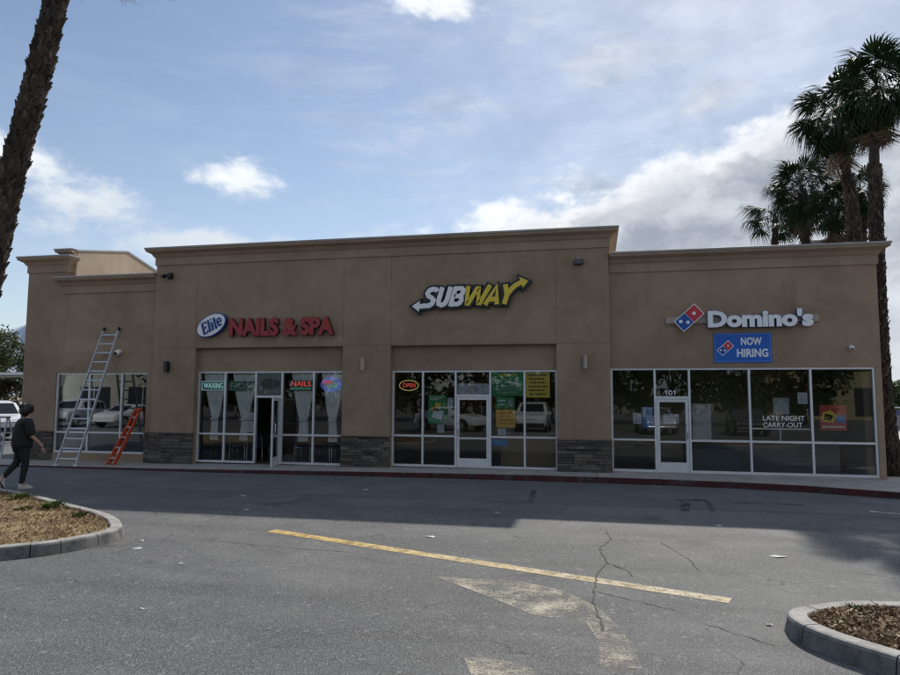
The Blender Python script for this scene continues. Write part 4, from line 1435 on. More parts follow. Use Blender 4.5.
# ------------------------------------------------------------------ the walker
SKIN = mat('skin', (0.50, 0.31, 0.22), 0.55, (0.46, 0.28, 0.20), 12)
CLOTH_B = mat('black_cloth', (0.012, 0.012, 0.014), 0.9, (0.018, 0.018, 0.02), 20, 4, 0.3, 60)
CLOTH_T = mat('black_trousers', (0.010, 0.010, 0.012), 0.85, (0.016, 0.016, 0.018), 20, 4, 0.3, 60)
HAIR = mat('dark_hair', (0.014, 0.010, 0.009), 0.5)
SHOE = mat('pale_shoe', (0.52, 0.48, 0.44), 0.7)
SOLE = mat('dark_sole', (0.05, 0.05, 0.055), 0.7)


def skin_mesh(name, pts, edges, rad, material, parent, sub=2):
    me = bpy.data.meshes.new(name)
    me.from_pydata(pts, edges, [])
    o = bpy.data.objects.new(name + '_tmp', me)
    COL.objects.link(o)
    o.modifiers.new('skin', 'SKIN')
    for i, r_ in enumerate(rad):
        sv = me.skin_vertices[0].data[i]
        sv.radius = r_ if isinstance(r_, tuple) else (r_, r_)
        sv.use_root = (i == 0)
    s = o.modifiers.new('sub', 'SUBSURF')
    s.levels = sub
    s.render_levels = sub
    dg = bpy.context.evaluated_depsgraph_get()
    m2 = bpy.data.meshes.new_from_object(o.evaluated_get(dg))
    bpy.data.objects.remove(o)
    m2.materials.clear()
    m2.materials.append(material)
    m2.polygons.foreach_set('use_smooth', [True] * len(m2.polygons))
    q = bpy.data.objects.new(name, m2)
    COL.objects.link(q)
    q.parent = parent
    return q


PR = thing('person', 'person in black tee and trousers walking right past the grass island', 'person', (-12.40, -5.18, 0.0), R(60))
# body: pelvis root, x forward, y to the left, z up
bp_ = [(0.00, 0.0, 0.98), (0.01, 0.0, 1.14), (0.03, 0.0, 1.32), (0.05, 0.0, 1.47), (0.065, 0.0, 1.56), (0.10, 0.0, 1.66), (0.105, 0.0, 1.76),
       # right arm (near the camera) reaching forward and down
       (0.05, -0.19, 1.455), (0.10, -0.25, 1.16), (0.30, -0.24, 0.95), (0.345, -0.235, 0.885),
       # left arm behind
       (0.05, 0.19, 1.455), (-0.04, 0.25, 1.17), (-0.02, 0.25, 0.93), (-0.01, 0.25, 0.865),
       # right leg: stance
       (0.0, -0.095, 0.93), (0.07, -0.10, 0.53), (0.00, -0.10, 0.11), (0.06, -0.10, 0.055), (0.17, -0.10, 0.045),
       # left leg: trailing, heel up
       (0.0, 0.095, 0.93), (-0.05, 0.09, 0.55), (-0.32, 0.08, 0.27), (-0.33, 0.08, 0.19), (-0.31, 0.08, 0.06)]
be = [(0, 1), (1, 2), (2, 3), (3, 4), (4, 5), (5, 6), (3, 7), (7, 8), (8, 9), (9, 10), (3, 11), (11, 12), (12, 13), (13, 14), (0, 15), (15, 16), (16, 17), (17, 18), (18, 19), (0, 20), (20, 21), (21, 22), (22, 23), (23, 24)]
br = [(0.14, 0.12), (0.13, 0.11), (0.15, 0.12), (0.12, 0.10), 0.055, (0.085, 0.10), (0.075, 0.09), 0.06, 0.043, 0.032, 0.03, 0.06, 0.043, 0.032, 0.03, 0.085, 0.058, 0.042, 0.045, 0.035, 0.085, 0.058, 0.042, 0.045, 0.035]
body = skin_mesh('body', bp_, be, br, SKIN, PR)


def hand(base, direction, side, parent):
    d = Vector(direction).normalized()
    sx_ = Vector((0, 1, 0)) * side
    back_ = d.cross(sx_).normalized()
    b = Vector(base)
    pts = [b, b + d * 0.05, b + d * 0.085]
    ed = [(0, 1), (1, 2)]
    ra = [(0.026, 0.018), (0.040, 0.018), (0.040, 0.016)]
    wf = back_
    for i, (off, ln) in enumerate(((-0.03, 0.07), (-0.01, 0.08), (0.011, 0.075), (0.030, 0.058))):
        k = len(pts)
        p = b + d * 0.088 + wf * off
        pts += [p, p + d * ln * 0.55 + sx_ * 0.006, p + d * ln * 0.9 + sx_ * 0.028]
        ra += [0.0095, 0.0088, 0.0075]
        ed += [(2, k), (k, k + 1), (k + 1, k + 2)]
    k = len(pts)
    p = b + d * 0.03 - wf * 0.035
    pts += [p, p + d * 0.035 - wf * 0.018, p + d * 0.065 - wf * 0.012 + sx_ * 0.01]
    ra += [0.012, 0.010, 0.008]
    ed += [(1, k), (k, k + 1), (k + 1, k + 2)]
    return skin_mesh('hand', [tuple(q) for q in pts], ed, ra, SKIN, parent, 1)


hand((0.345, -0.235, 0.885), (0.35, 0.0, -0.93), 1, PR)
hand((-0.01, 0.25, 0.865), (0.1, 0.0, -1), -1, PR)
skin_mesh('shirt', [(0.0, 0.0, 0.80), (0.0, 0.0, 1.0), (0.01, 0.0, 1.18), (0.03, 0.0, 1.34), (0.05, 0.0, 1.46), (0.06, 0, 1.52),
                    (0.05, -0.20, 1.46), (0.075, -0.245, 1.27), (0.11, -0.262, 1.14), (0.05, 0.20, 1.46), (0.0, 0.245, 1.27), (-0.04, 0.262, 1.15)],
          [(0, 1), (1, 2), (2, 3), (3, 4), (4, 5), (4, 6), (6, 7), (7, 8), (4, 9), (9, 10), (10, 11)],
          [(0.215, 0.20), (0.235, 0.21), (0.225, 0.19), (0.215, 0.175), (0.17, 0.14), (0.075, 0.075), (0.11, 0.11), 0.10, 0.095, (0.11, 0.11), 0.10, 0.095], CLOTH_B, PR)
skin_mesh('trousers', [(0.0, 0.0, 1.0), (0.0, -0.095, 0.90), (0.06, -0.10, 0.55), (0.035, -0.10, 0.34), (0.0, -0.10, 0.09), (0.0, 0.095, 0.90), (-0.05, 0.09, 0.56), (-0.18, 0.085, 0.41), (-0.31, 0.08, 0.25)],
          [(0, 1), (1, 2), (2, 3), (3, 4), (0, 5), (5, 6), (6, 7), (7, 8)], [(0.165, 0.14), 0.115, 0.085, 0.07, 0.058, 0.115, 0.085, 0.07, 0.058], CLOTH_T, PR)
mb = MB()
def lump(mb, c, r, n=12, m=8):
    o = len(mb.v)
    for j in range(m + 1):
        th = math.pi * j / m
        for i in range(n):
            ph = 2 * math.pi * i / n
            mb.v.append((c[0] + r[0] * math.sin(th) * math.cos(ph), c[1] + r[1] * math.sin(th) * math.sin(ph), c[2] + r[2] * math.cos(th)))
    for j in range(m):
        for i in range(n):
            a = o + j * n + i; b = o + j * n + (i + 1) % n
            mb.f.append((a, b, b + n, a + n))
lump(mb, (0.068, 0, 1.73), (0.125, 0.118, 0.13))
lump(mb, (-0.03, 0.0, 1.80), (0.085, 0.085, 0.08))
lump(mb, (0.0, -0.05, 1.70), (0.09, 0.08, 0.11))
lump(mb, (0.0, 0.05, 1.70), (0.09, 0.08, 0.11))
lump(mb, (0.09, -0.06, 1.77), (0.09, 0.06, 0.07))
lump(mb, (0.03, 0.0, 1.64), (0.08, 0.10, 0.10))
obj('hair', mb, HAIR, PR, smooth=True)
mb = MB()
lump(mb, (-0.085, -0.03, 1.855), (0.032, 0.032, 0.032), 8, 6)
obj('hair_clip', mb, WHITE, PR, smooth=True)
for s in (-1, 1):
    mb = MB(); lump(mb, (0.105, s * 0.088, 1.70), (0.022, 0.014, 0.035), 8, 6)
    obj('ear', mb, SKIN, PR, smooth=True)
    mb = MB(); lump(mb, (0.188, s * 0.036, 1.715), (0.012, 0.016, 0.010), 8, 6)
    obj('eye', mb, BLACK, PR, smooth=True)
mb = MB(); lump(mb, (0.205, 0, 1.685), (0.02, 0.016, 0.028), 8, 6)
obj('nose', mb, SKIN, PR, smooth=True)
mb = MB(); lump(mb, (0.186, 0, 1.635), (0.012, 0.028, 0.008), 8, 6)
obj('mouth', mb, mat('lip', (0.35, 0.14, 0.12), 0.5), PR, smooth=True)


def shoe(heel, toe, parent, upv):
    h_, t_ = Vector(heel), Vector(toe)
    d = (t_ - h_)
    L_ = d.length
    d.normalize()
    u_ = Vector(upv); u_ = (u_ - d * u_.dot(d)).normalized()
    s_ = d.cross(u_)
    def ring(k, wd, z0, z1):
        p = h_ + d * (L_ * k)
        return [p - s_ * wd + u_ * z0, p + s_ * wd + u_ * z0, p + s_ * wd * 0.8 + u_ * z1, p - s_ * wd * 0.8 + u_ * z1]
    def loft(rs_, nm, m_):
        mb = MB()
        for r_ in rs_:
            mb.v += [tuple(q) for q in r_]
        for i in range(len(rs_) - 1):
            for j in range(4):
                a = i * 4 + j; b = i * 4 + (j + 1) % 4
                mb.f.append((a, b, b + 4, a + 4))
        mb.f += [(3, 2, 1, 0), tuple(range(len(mb.v) - 4, len(mb.v)))]
        return obj(nm, mb, m_, parent, smooth=True, bevel=0.006)
    loft([ring(0, 0.032, 0.022, 0.10), ring(0.25, 0.038, 0.022, 0.115), ring(0.55, 0.045, 0.022, 0.075), ring(0.85, 0.046, 0.022, 0.055), ring(1.0, 0.030, 0.024, 0.04)], 'shoe', SHOE)
    loft([ring(-0.02, 0.034, 0.0, 0.024), ring(0.5, 0.046, 0.0, 0.024), ring(0.85, 0.049, 0.0, 0.024), ring(1.03, 0.032, 0.004, 0.026)], 'shoe_sole', SOLE if upv[2] < 0.9 else SHOE)


shoe((-0.06, -0.10, 0.0), (0.215, -0.10, 0.0), PR, (0, 0, 1))
shoe((-0.405, 0.08, 0.225), (-0.29, 0.08, 0.012), PR, (0.9, 0, 0.45))

# ------------------------------------------------------------------ kerbed islands
GRASS = leaf_mat('dry_grass', [(0.30, 0.22, 0.10), (0.40, 0.31, 0.15), (0.22, 0.17, 0.07), (0.34, 0.22, 0.11), (0.12, 0.13, 0.04)], 0.2)
MULCH = leaf_mat('brown_litter', [(0.14, 0.075, 0.035), (0.24, 0.15, 0.075), (0.09, 0.05, 0.028), (0.33, 0.23, 0.13), (0.19, 0.11, 0.055)], 0.1)
WEED = leaf_mat('green_weed', [(0.045, 0.075, 0.02), (0.07, 0.10, 0.028), (0.10, 0.115, 0.035)], 0.3)
SOIL_L = mat('island_soil_straw', (0.145, 0.09, 0.045), 0.95, (0.32, 0.24, 0.12), 1.6, 7, 0.6, 22)
SOIL_R = mat('island_soil_brown', (0.15, 0.09, 0.05), 0.95, (0.235, 0.155, 0.085), 5.0, 7, 0.7, 30)


def catmull(P, per=6):
    out = []
    n = len(P)
    for i in range(n):
        p0, p1, p2, p3 = P[i - 1], P[i], P[(i + 1) % n], P[(i + 2) % n]
        for k in range(per):
            t = k / per
            out.append(tuple(0.5 * ((2 * p1[c]) + (-p0[c] + p2[c]) * t + (2 * p0[c] - 5 * p1[c] + 4 * p2[c] - p3[c]) * t * t + (-p0[c] + 3 * p1[c] - 3 * p2[c] + p3[c]) * t ** 3) for c in (0, 1)))
    return out


def inside(p, poly):
    r = False
    j = len(poly) - 1
    for i in range(len(poly)):
        (xi, yi), (xj, yj) = poly[i], poly[j]
        if (yi > p[1]) != (yj > p[1]) and p[0] < (xj - xi) * (p[1] - yi) / (yj - yi) + xi:
            r = not r
        j = i
    return r


def island(outline, soil, joints, name):
    """outline goes clockwise seen from above; kerb built of cast segments"""
    H = 0.16
    I = bpy.data.objects.new(name, None)
    COL.objects.link(I)
    tag(I, kind='structure')
    poly = outline
    n = len(poly)
    L, Rr = ribbon(poly, 0.0001, True)
    cx = sum(p[0] for p in poly) / n
    cy = sum(p[1] for p in poly) / n
    area = sum(poly[i - 1][0] * poly[i][1] - poly[i][0] * poly[i - 1][1] for i in range(n))
    sg = 1 if area > 0 else -1       # ccw: inward is left
    inner = []
    for i in range(n):
        d = (Vector(poly[(i + 1) % n]) - Vector(poly[i - 1])).normalized()
        nn_ = Vector((-d.y, d.x)) * sg
        inner.append((Vector(poly[i]), nn_))
    prof = [(-0.035, 0.001), (-0.006, H - 0.03), (0.006, H - 0.008), (0.026, H), (0.145, H), (0.16, H - 0.012), (0.17, 0.001)]
    cuts = sorted(set(joints))
    segs = []
    for a, b in zip(cuts, cuts[1:] + [cuts[0] + n]):
        segs.append((a, b))
    for a, b in segs:
        mb = MB()
        idx = [(i % n) for i in range(a, b + 1)]
        kk = len(prof)
        for q, i in enumerate(idx):
            p, nn_ = inner[i]
            shift = Vector((0, 0))
            if q == 0 or q == len(idx) - 1:
                nb = inner[idx[1 if q == 0 else -2]][0]
                shift = (nb - p).normalized() * 0.006
            for o_, z_ in prof:
                mb.v.append((p.x + nn_.x * o_ + shift.x, p.y + nn_.y * o_ + shift.y, z_))
        for q in range(len(idx) - 1):
            for j in range(kk):
                a_ = q * kk + j; b_ = q * kk + (j + 1) % kk
                mb.f.append((a_, b_, b_ + kk, a_ + kk))
        mb.f += [tuple(range(kk)), tuple(reversed(range(len(mb.v) - kk, len(mb.v))))]
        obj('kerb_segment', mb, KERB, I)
    mb = MB()
    sp = [(p + nn_ * 0.15) for p, nn_ in inner]
    r_ = random.Random(5)
    levels = [(0.0, 0.115), (0.35, 0.135), (0.9, 0.15)]
    rings = []
    cxv = Vector((cx, cy))
    for f_, z_ in ((0, 0.118), (0.12, 0.135), (0.3, 0.15), (0.6, 0.16)):
        rings.append([(p.x + (cx - p.x) * f_, p.y + (cy - p.y) * f_, z_ + r_.uniform(-0.012, 0.012)) for p in sp])
    for rg in rings:
        mb.v += rg
    for k in range(3):
        for i in range(n):
            j = (i + 1) % n
            mb.f.append((k * n + i, k * n + j, (k + 1) * n + j, (k + 1) * n + i))
    mb.v.append((cx, cy, 0.165))
    for i in range(n):
        mb.f.append((3 * n + i, 3 * n + (i + 1) % n, 4 * n))
    obj('soil', mb, soil, I, smooth=True)
    return I, [(p + nn_ * 0.17)[:] for p, nn_ in inner]


def scatter(name, poly, box, count, m, fn, label, cat, seed):
    r_ = random.Random(seed)
    mb = MB()
    k = 0
    tries = 0
    while k < count and tries < count * 20:
        tries += 1
        p = (r_.uniform(box[0], box[1]), r_.uniform(box[2], box[3]))
        if not inside(p, poly):
            continue
        fn(mb, p, r_)
        k += 1
    o = obj(name, mb, m)
    return tag(o, label, cat, kind='stuff')


def blade(mb, p, r_, hmin=0.02, hmax=0.07, z=0.125, lay=1.2):
    a = r_.uniform(0, 6.28)
    h = r_.uniform(hmin, hmax)
    l = r_.uniform(0.2, lay) * h
    dx_, dy_ = math.cos(a), math.sin(a)
    wd = r_.uniform(0.003, 0.007)
    mb.add([(p[0] - dy_ * wd, p[1] + dx_ * wd, z), (p[0] + dy_ * wd, p[1] - dx_ * wd, z), (p[0] + dx_ * l, p[1] + dy_ * l, z + h)], [(0, 1, 2)])


def chip(mb, p, r_, z=0.14):
    a = r_.uniform(0, 6.28)
    l = r_.uniform(0.008, 0.032)
    wd = r_.uniform(0.003, 0.010)
    zz = z + r_.uniform(-0.005, 0.03)
    dx_, dy_ = math.cos(a), math.sin(a)
    t1, t2 = r_.uniform(-0.02, 0.02), r_.uniform(-0.012, 0.012)
    mb.add([(p[0] - dx_ * l - dy_ * wd, p[1] - dy_ * l + dx_ * wd, zz - t1), (p[0] - dx_ * l + dy_ * wd, p[1] - dy_ * l - dx_ * wd, zz - t1 + t2),
            (p[0] + dx_ * l + dy_ * wd, p[1] + dy_ * l - dx_ * wd, zz + t1 + t2), (p[0] + dx_ * l - dy_ * wd, p[1] + dy_ * l + dx_ * wd, zz + t1)], [(0, 1, 2, 3)])


LI = catmull([(-11.86, -6.22), (-10.7, -6.67), (-9.05, -7.53), (-7.81, -8.18), (-7.02, -8.82), (-6.66, -9.4), (-6.83, -10.2), (-7.28, -10.69), (-8.4, -11.7), (-10.5, -13.0), (-14.0, -13.8), (-18.5, -12.0), (-19.0, -7.5), (-15.5, -5.0)], 5)
isl, li_in = island(LI, SOIL_L, [2, 9, 14, 19, 24, 27, 30, 33, 37, 43, 50, 56, 62], 'left_island')
scatter('dry_turf', li_in, (-13.5, -6.5, -12.5, -5.5), 15000, GRASS, lambda mb, p, r_: blade(mb, p, r_, 0.02, 0.075, 0.135), 'dry straw-coloured turf covering the left kerbed island', 'grass', 1)
scatter('leaf_litter', li_in, (-13.0, -6.5, -12.0, -5.5), 9000, MULCH, lambda mb, p, r_: chip(mb, p, r_, 0.15), 'brown leaf litter scattered over the left kerbed island', 'leaf litter', 2)
RI = catmull([(6.5, -10.2), (4.4, -10.45), (2.75, -10.66), (2.3, -10.74), (1.95, -10.92), (1.70, -11.12), (1.62, -11.36), (1.70, -11.66), (1.95, -12.0), (2.6, -12.6), (4.2, -13.8), (6.5, -14.2), (8.2, -12.2)], 5)
isr, ri_in = island(RI, SOIL_R, [3, 12, 22, 34, 42, 50, 57], 'right_island')
scatter('mulch_litter', ri_in, (1.6, 5.0, -13.5, -10.3), 19000, MULCH, lambda mb, p, r_: chip(mb, p, r_, 0.14), 'brown mulch and dead leaves filling the right kerbed island', 'mulch', 3)
scatter('sparse_turf', ri_in, (1.6, 3.2, -12.2, -10.5), 1300, GRASS, lambda mb, p, r_: blade(mb, p, r_, 0.02, 0.06, 0.125), 'sparse dry grass along the tip of the right kerbed island', 'grass', 4)


def weed(label, x, y, z, r, n, seed, h=0.16):
    r_ = random.Random(seed)
    T = thing('weed_clump', label, 'weed', (x, y, z), group='green weeds on the kerbed islands')
    mb = MB()
    for i in range(n):
        a = r_.uniform(0, 6.28)
        d = r_.uniform(0.1, 1.0)
        L_ = r_.uniform(0.5, 1) * h
        x0_, y0_ = math.cos(a) * r * d * 0.5, math.sin(a) * r * d * 0.5
        x1_, y1_ = math.cos(a) * r * d * 1.2, math.sin(a) * r * d * 1.2
        wd = r_.uniform(0.008, 0.018)
        px_, py_ = -math.sin(a) * wd, math.cos(a) * wd
        mx_, my_ = (x0_ + x1_) / 2, (y0_ + y1_) / 2
        mb.add([(x0_, y0_, 0), (mx_ + px_, my_ + py_, L_ * 0.75), (x1_, y1_, L_), (mx_ - px_, my_ - py_, L_ * 0.7)], [(0, 1, 2, 3)])
    obj('leaves', mb, WEED, T)


weed('largest green weed on the back kerb of the left island', -9.02, -7.95, 0.12, 0.22, 190, 1, 0.15)
weed('small green weed right of the largest one on the left island', -7.98, -8.52, 0.12, 0.15, 100, 2, 0.10)
weed('low green weed left of the largest one on the left island', -9.35, -8.2, 0.12, 0.16, 90, 3, 0.08)
weed('sprawling weed along the back kerb of the left island', -10.4, -7.2, 0.12, 0.3, 130, 5, 0.13)
weed('green weed at the near end of the left island', -8.3, -10.9, 0.12, 0.30, 120, 6, 0.10)
weed('green weed inside the tip of the right island', 2.28, -10.98, 0.11, 0.12, 80, 4, 0.07)
weed('yellowish weed beside the kerb of the right island', 1.98, -11.45, 0.11, 0.13, 70, 7, 0.06)

# ------------------------------------------------------------------ paint, cracks and patches on the asphalt
YEL = worn_paint('yellow_paint', (0.64, 0.46, 0.19), 0.34, 0.56, 6.0, faded=(0.60, 0.54, 0.40))
YEL_OLD = worn_paint('old_yellow_paint', (0.50, 0.455, 0.37), 0.43, 0.62, 2.4)
WHT = worn_paint('white_paint', (0.6, 0.6, 0.58), 0.40, 0.52, 6.0)
TAR = mat('crack_dark', (0.035, 0.035, 0.036), 0.85, (0.06, 0.06, 0.06), 5)
TARP = worn_paint('tar_patch', (0.05, 0.05, 0.052), 0.42, 0.66, 2.5)


def flat(name, pts_list, z, m, parent=lot):
    mb = MB()
    for pts in pts_list:
        mb.add([(a, b, z) for a, b in pts], [tuple(range(len(pts)))])
    return obj(name, mb, m, parent)


L_, R_ = ribbon([(-4.87, -8.21), (-3.0, -8.90), (-1.0, -9.62), (1.3, -10.44)], 0.20)
flat('yellow_line', [[tuple(p) for p in L_] + [tuple(p) for p in reversed(R_)]], 0.004, YEL)
flat('painted_arrow', [[(-1.85, -10.2), (-1.4, -10.23), (-0.85, -10.2), (-0.38, -10.45), (-0.02, -10.95), (0.17, -11.5), (0.28, -12.0), (0.31, -12.42), (0.0, -12.46), (-0.01, -11.9), (-0.12, -11.45), (-0.62, -11.33), (-1.1, -10.86)],
                       [(-1.05, -12.5), (-0.8, -12.46), (-0.5, -12.6), (-0.4, -12.95), (-0.9, -12.9)]], 0.004, YEL_OLD)
flat('white_line', [[(4.85, -4.02), (7.5, -5.35), (7.5, -5.47), (4.82, -4.13)]], 0.004, WHT)


def crack(pts, wd, seed, z=0.006):
    r_ = random.Random(seed)
    fine = []
    for (a, b) in zip(pts, pts[1:]):
        n_ = max(2, int((Vector(b) - Vector(a)).length / 0.06))
        for i in range(n_):
            t = i / n_
            fine.append((a[0] + (b[0] - a[0]) * t + r_.uniform(-0.012, 0.012), a[1] + (b[1] - a[1]) * t + r_.uniform(-0.02, 0.02)))
    fine.append(pts[-1])
    W_ = [wd * r_.uniform(0.35, 1.3) for _ in fine]
    W_[0] = W_[-1] = 0.001
    L_, R_ = ribbon(fine, W_)
    mb = MB()
    n_ = len(L_)
    mb.v = [(p.x, p.y, z) for p in L_] + [(p.x, p.y, z) for p in R_]
    mb.f = [(i, i + 1, n_ + i + 1, n_ + i) for i in range(n_ - 1)]
    return obj('crack', mb, TAR, lot)


crack([(0.18, -7.7), (0.02, -8.27), (0.10, -9.11), (-0.02, -9.72), (-0.05, -10.35), (-0.06, -10.72), (-0.01, -11.19), (0.04, -11.65)], 0.022, 1)
crack([(0.10, -9.11), (0.31, -9.41), (0.40, -9.71)], 0.018, 2)
crack([(-0.05, -10.39), (0.31, -10.63), (0.76, -10.92)], 0.013, 3)
crack([(0.90, -11.19), (1.45, -11.72)], 0.012, 4)
crack([(0.18, -7.71), (0.86, -7.69), (1.0, -8.2), (1.13, -8.71), (1.17, -9.31)], 0.012, 5)
crack([(0.2, -7.73), (0.1, -7.0)], 0.012, 6)
crack([(-5.6, -9.0), (-4.2, -9.25), (-3.1, -9.3)], 0.012, 7)
crack([(2.9, -8.9), (3.6, -9.2), (4.6, -9.3)], 0.012, 8)
crack([(-6.0, -6.0), (-5.2, -6.6), (-3.8, -6.75)], 0.010, 9)
flat('tar_patch', [[(1.52, -3.45), (2.15, -3.3), (2.12, -3.55), (1.8, -3.62), (1.6, -5.05), (1.46, -5.0), (1.55, -3.7)], [(2.05, -3.5), (2.16, -3.55), (2.1, -4.85), (1.98, -4.8)],
                   [(2.55, -3.55), (3.15, -3.4), (3.2, -3.62), (2.6, -3.78)], [(3.35, -3.45), (3.9, -3.5), (3.85, -3.72), (3.4, -3.66)], [(-1.42, -2.6), (-1.3, -2.6), (-1.22, -4.5), (-1.34, -4.5)]], 0.004, TARP)

OIL = worn_paint('oil_stain', (0.04, 0.04, 0.041), 0.46, 0.95, 1.8)
ro = random.Random(17)
for (x, y, r1, r2, a_) in ((-4.2, -11.2, 0.55, 0.22, 0.2), (-5.9, -9.3, 0.8, 0.35, 0.5), (-2.6, -12.4, 0.5, 0.25, -0.2), (3.4, -6.3, 0.6, 0.3, 0.1), (-0.9, -5.4, 0.7, 0.3, 0.0), (-7.9, -5.4, 0.8, 0.3, 0.1), (1.2, -12.6, 0.35, 0.2, 0.6), (-5.0, -10.5, 1.3, 0.16, -0.18), (-3.3, -9.5, 1.0, 0.10, -0.3), (0.9, -4.0, 1.1, 0.2, 0.05)):
    pts = []
    for k in range(18):
        t_ = k / 18 * 6.2832
        q = ro.uniform(0.75, 1.1)
        pts.append((x + r1 * q * math.cos(t_) * math.cos(a_) - r2 * q * math.sin(t_) * math.sin(a_), y + r1 * q * math.cos(t_) * math.sin(a_) + r2 * q * math.sin(t_) * math.cos(a_)))
    flat('oil_stain', [pts], 0.0035 if y < -5 else 0.0055, OIL)
LITTER = mat('litter_white', (0.62, 0.62, 0.60), 0.8)


def litter(label, x, y, s, seed):
    r_ = random.Random(seed)
    mb = MB()
    n_ = 7
    pts = [(math.cos(i / n_ * 6.283) * s * r_.uniform(0.5, 1.1), math.sin(i / n_ * 6.283) * s * 0.6 * r_.uniform(0.5, 1.1), r_.uniform(0.002, 0.012)) for i in range(n_)]
    top = [(a * 0.6, b * 0.6, c + r_.uniform(0.002, 0.008)) for a, b, c in pts]
    mb.add(pts + top + [(0, 0, 0.014)], [(i, (i + 1) % n_, n_ + (i + 1) % n_, n_ + i) for i in range(n_)] + [(n_ + i, n_ + (i + 1) % n_, 2 * n_) for i in range(n_)])
    o = obj('litter_scrap', mb, LITTER)
    o.location = (x, y, 0.001)
    tag(o, label, 'litter', 'scraps of litter on the asphalt')


for i, (x, y, s, lb) in enumerate(((-4.98, -3.6, 0.10, 'white scrap in the shade in front of the stone pier between shops'), (-7.1, -5.05, 0.09, 'white scrap in the shade in front of the salon door'), (-6.17, -6.58, 0.08, 'white scrap on the edge of the building shadow'),
                               (-1.74, -5.85, 0.09, 'white scrap in the shade in front of the Subway posters'), (2.27, -8.28, 0.11, 'white scrap on sunlit asphalt behind the right island'), (-2.4, -8.1, 0.10, 'white scrap just behind the middle of the yellow line'),
                               (1.5, -11.15, 0.04, 'small white scrap at the tip of the right island kerb'), (-6.3, -9.3, 0.06, 'white scrap at the tip of the left island kerb'), (-6.05, -9.75, 0.10, 'flat scrap on the asphalt right of the left island tip'),
                               (-4.99, -10.35, 0.05, 'tiny white scrap on open asphalt right of the left island'), (1.9, -6.2, 0.08, 'white scrap in the shade in front of door 101'), (-4.3, -12.0, 0.03, 'tiny white scrap in the near foreground asphalt'))):
    litter(lb, x, y, s, i + 11)

# ------------------------------------------------------------------ palms
BARK = random_mat('palm_bark', [(0.05, 0.039, 0.031), (0.08, 0.063, 0.05), (0.038, 0.03, 0.025)], 0.95, 9, 0.8)
BOOT = random_mat('palm_boots', [(0.032, 0.025, 0.020), (0.085, 0.066, 0.05), (0.05, 0.039, 0.03), (0.13, 0.10, 0.078), (0.025, 0.02, 0.017)], 0.95, 20, 0.5, by='Island')
FROND = leaf_mat('palm_frond', [(0.020, 0.038, 0.014), (0.032, 0.056, 0.019), (0.016, 0.032, 0.013)], 0.14)
FROND_DEAD = leaf_mat('palm_frond_dead', [(0.15, 0.105, 0.06), (0.20, 0.145, 0.085), (0.11, 0.08, 0.048)], 0.15)


def frond_mesh(seed, dead):
    r_ = random.Random(seed)
    mb = MB()
    Lp = 0.66
    droop = 0.10 if not dead else 0.05
    pet = [(0, 0, 0), (Lp * 0.5, 0, 0.02), (Lp, 0, -droop)]
    for (a, b) in zip(pet, pet[1:]):
        mb.bar(a, b, 0.022, 0.012)
    hub = Vector(pet[-1])
    n = 30
    spread = 128 if not dead else 60
    for i in range(n):
        th = R(-spread + 2 * spread * i / (n - 1) + r_.uniform(-3, 3))
        L_ = (0.47 + 0.12 * math.cos(th)) * r_.uniform(0.9, 1.06)
        d = Vector((math.cos(th), math.sin(th), 0))
        s = Vector((-math.sin(th), math.cos(th), 0))
        fold = 0.05 * (1 if i % 2 else -1)
        drp = 0.12 + 0.10 * abs(math.sin(th)) + r_.uniform(0, 0.16)
        if dead:
            drp += 0.1
        m1 = hub + d * (L_ * 0.5) + Vector((0, 0, -0.05 - drp * 0.2 + fold * 0.4))
        m2 = hub + d * (L_ * 0.80) + Vector((0, 0, -drp * 0.8))
        tp = hub + d * (L_ * 0.93) + Vector((0, 0, -drp * 1.9 - r_.uniform(0, .08)))
        w1 = L_ * 0.5 * R(2 * spread / n) * 0.62
        k = len(mb.v)
        mb.v += [tuple(hub), tuple(m1 + s * w1), tuple(m1 - s * w1), tuple(m2 + s * 0.013), tuple(m2 - s * 0.013), tuple(tp)]
        mb.f += [(k, k + 2, k + 1), (k + 1, k + 2, k + 4, k + 3), (k + 3, k + 4, k + 5)]
    me = bpy.data.meshes.new('frond')
    me.from_pydata(mb.v, [], mb.f)
    me.materials.append(FROND_DEAD if dead else FROND)
    return me


FR = [frond_mesh(i, False) for i in range(4)]
FRD = [frond_mesh(i + 20, True) for i in range(2)]


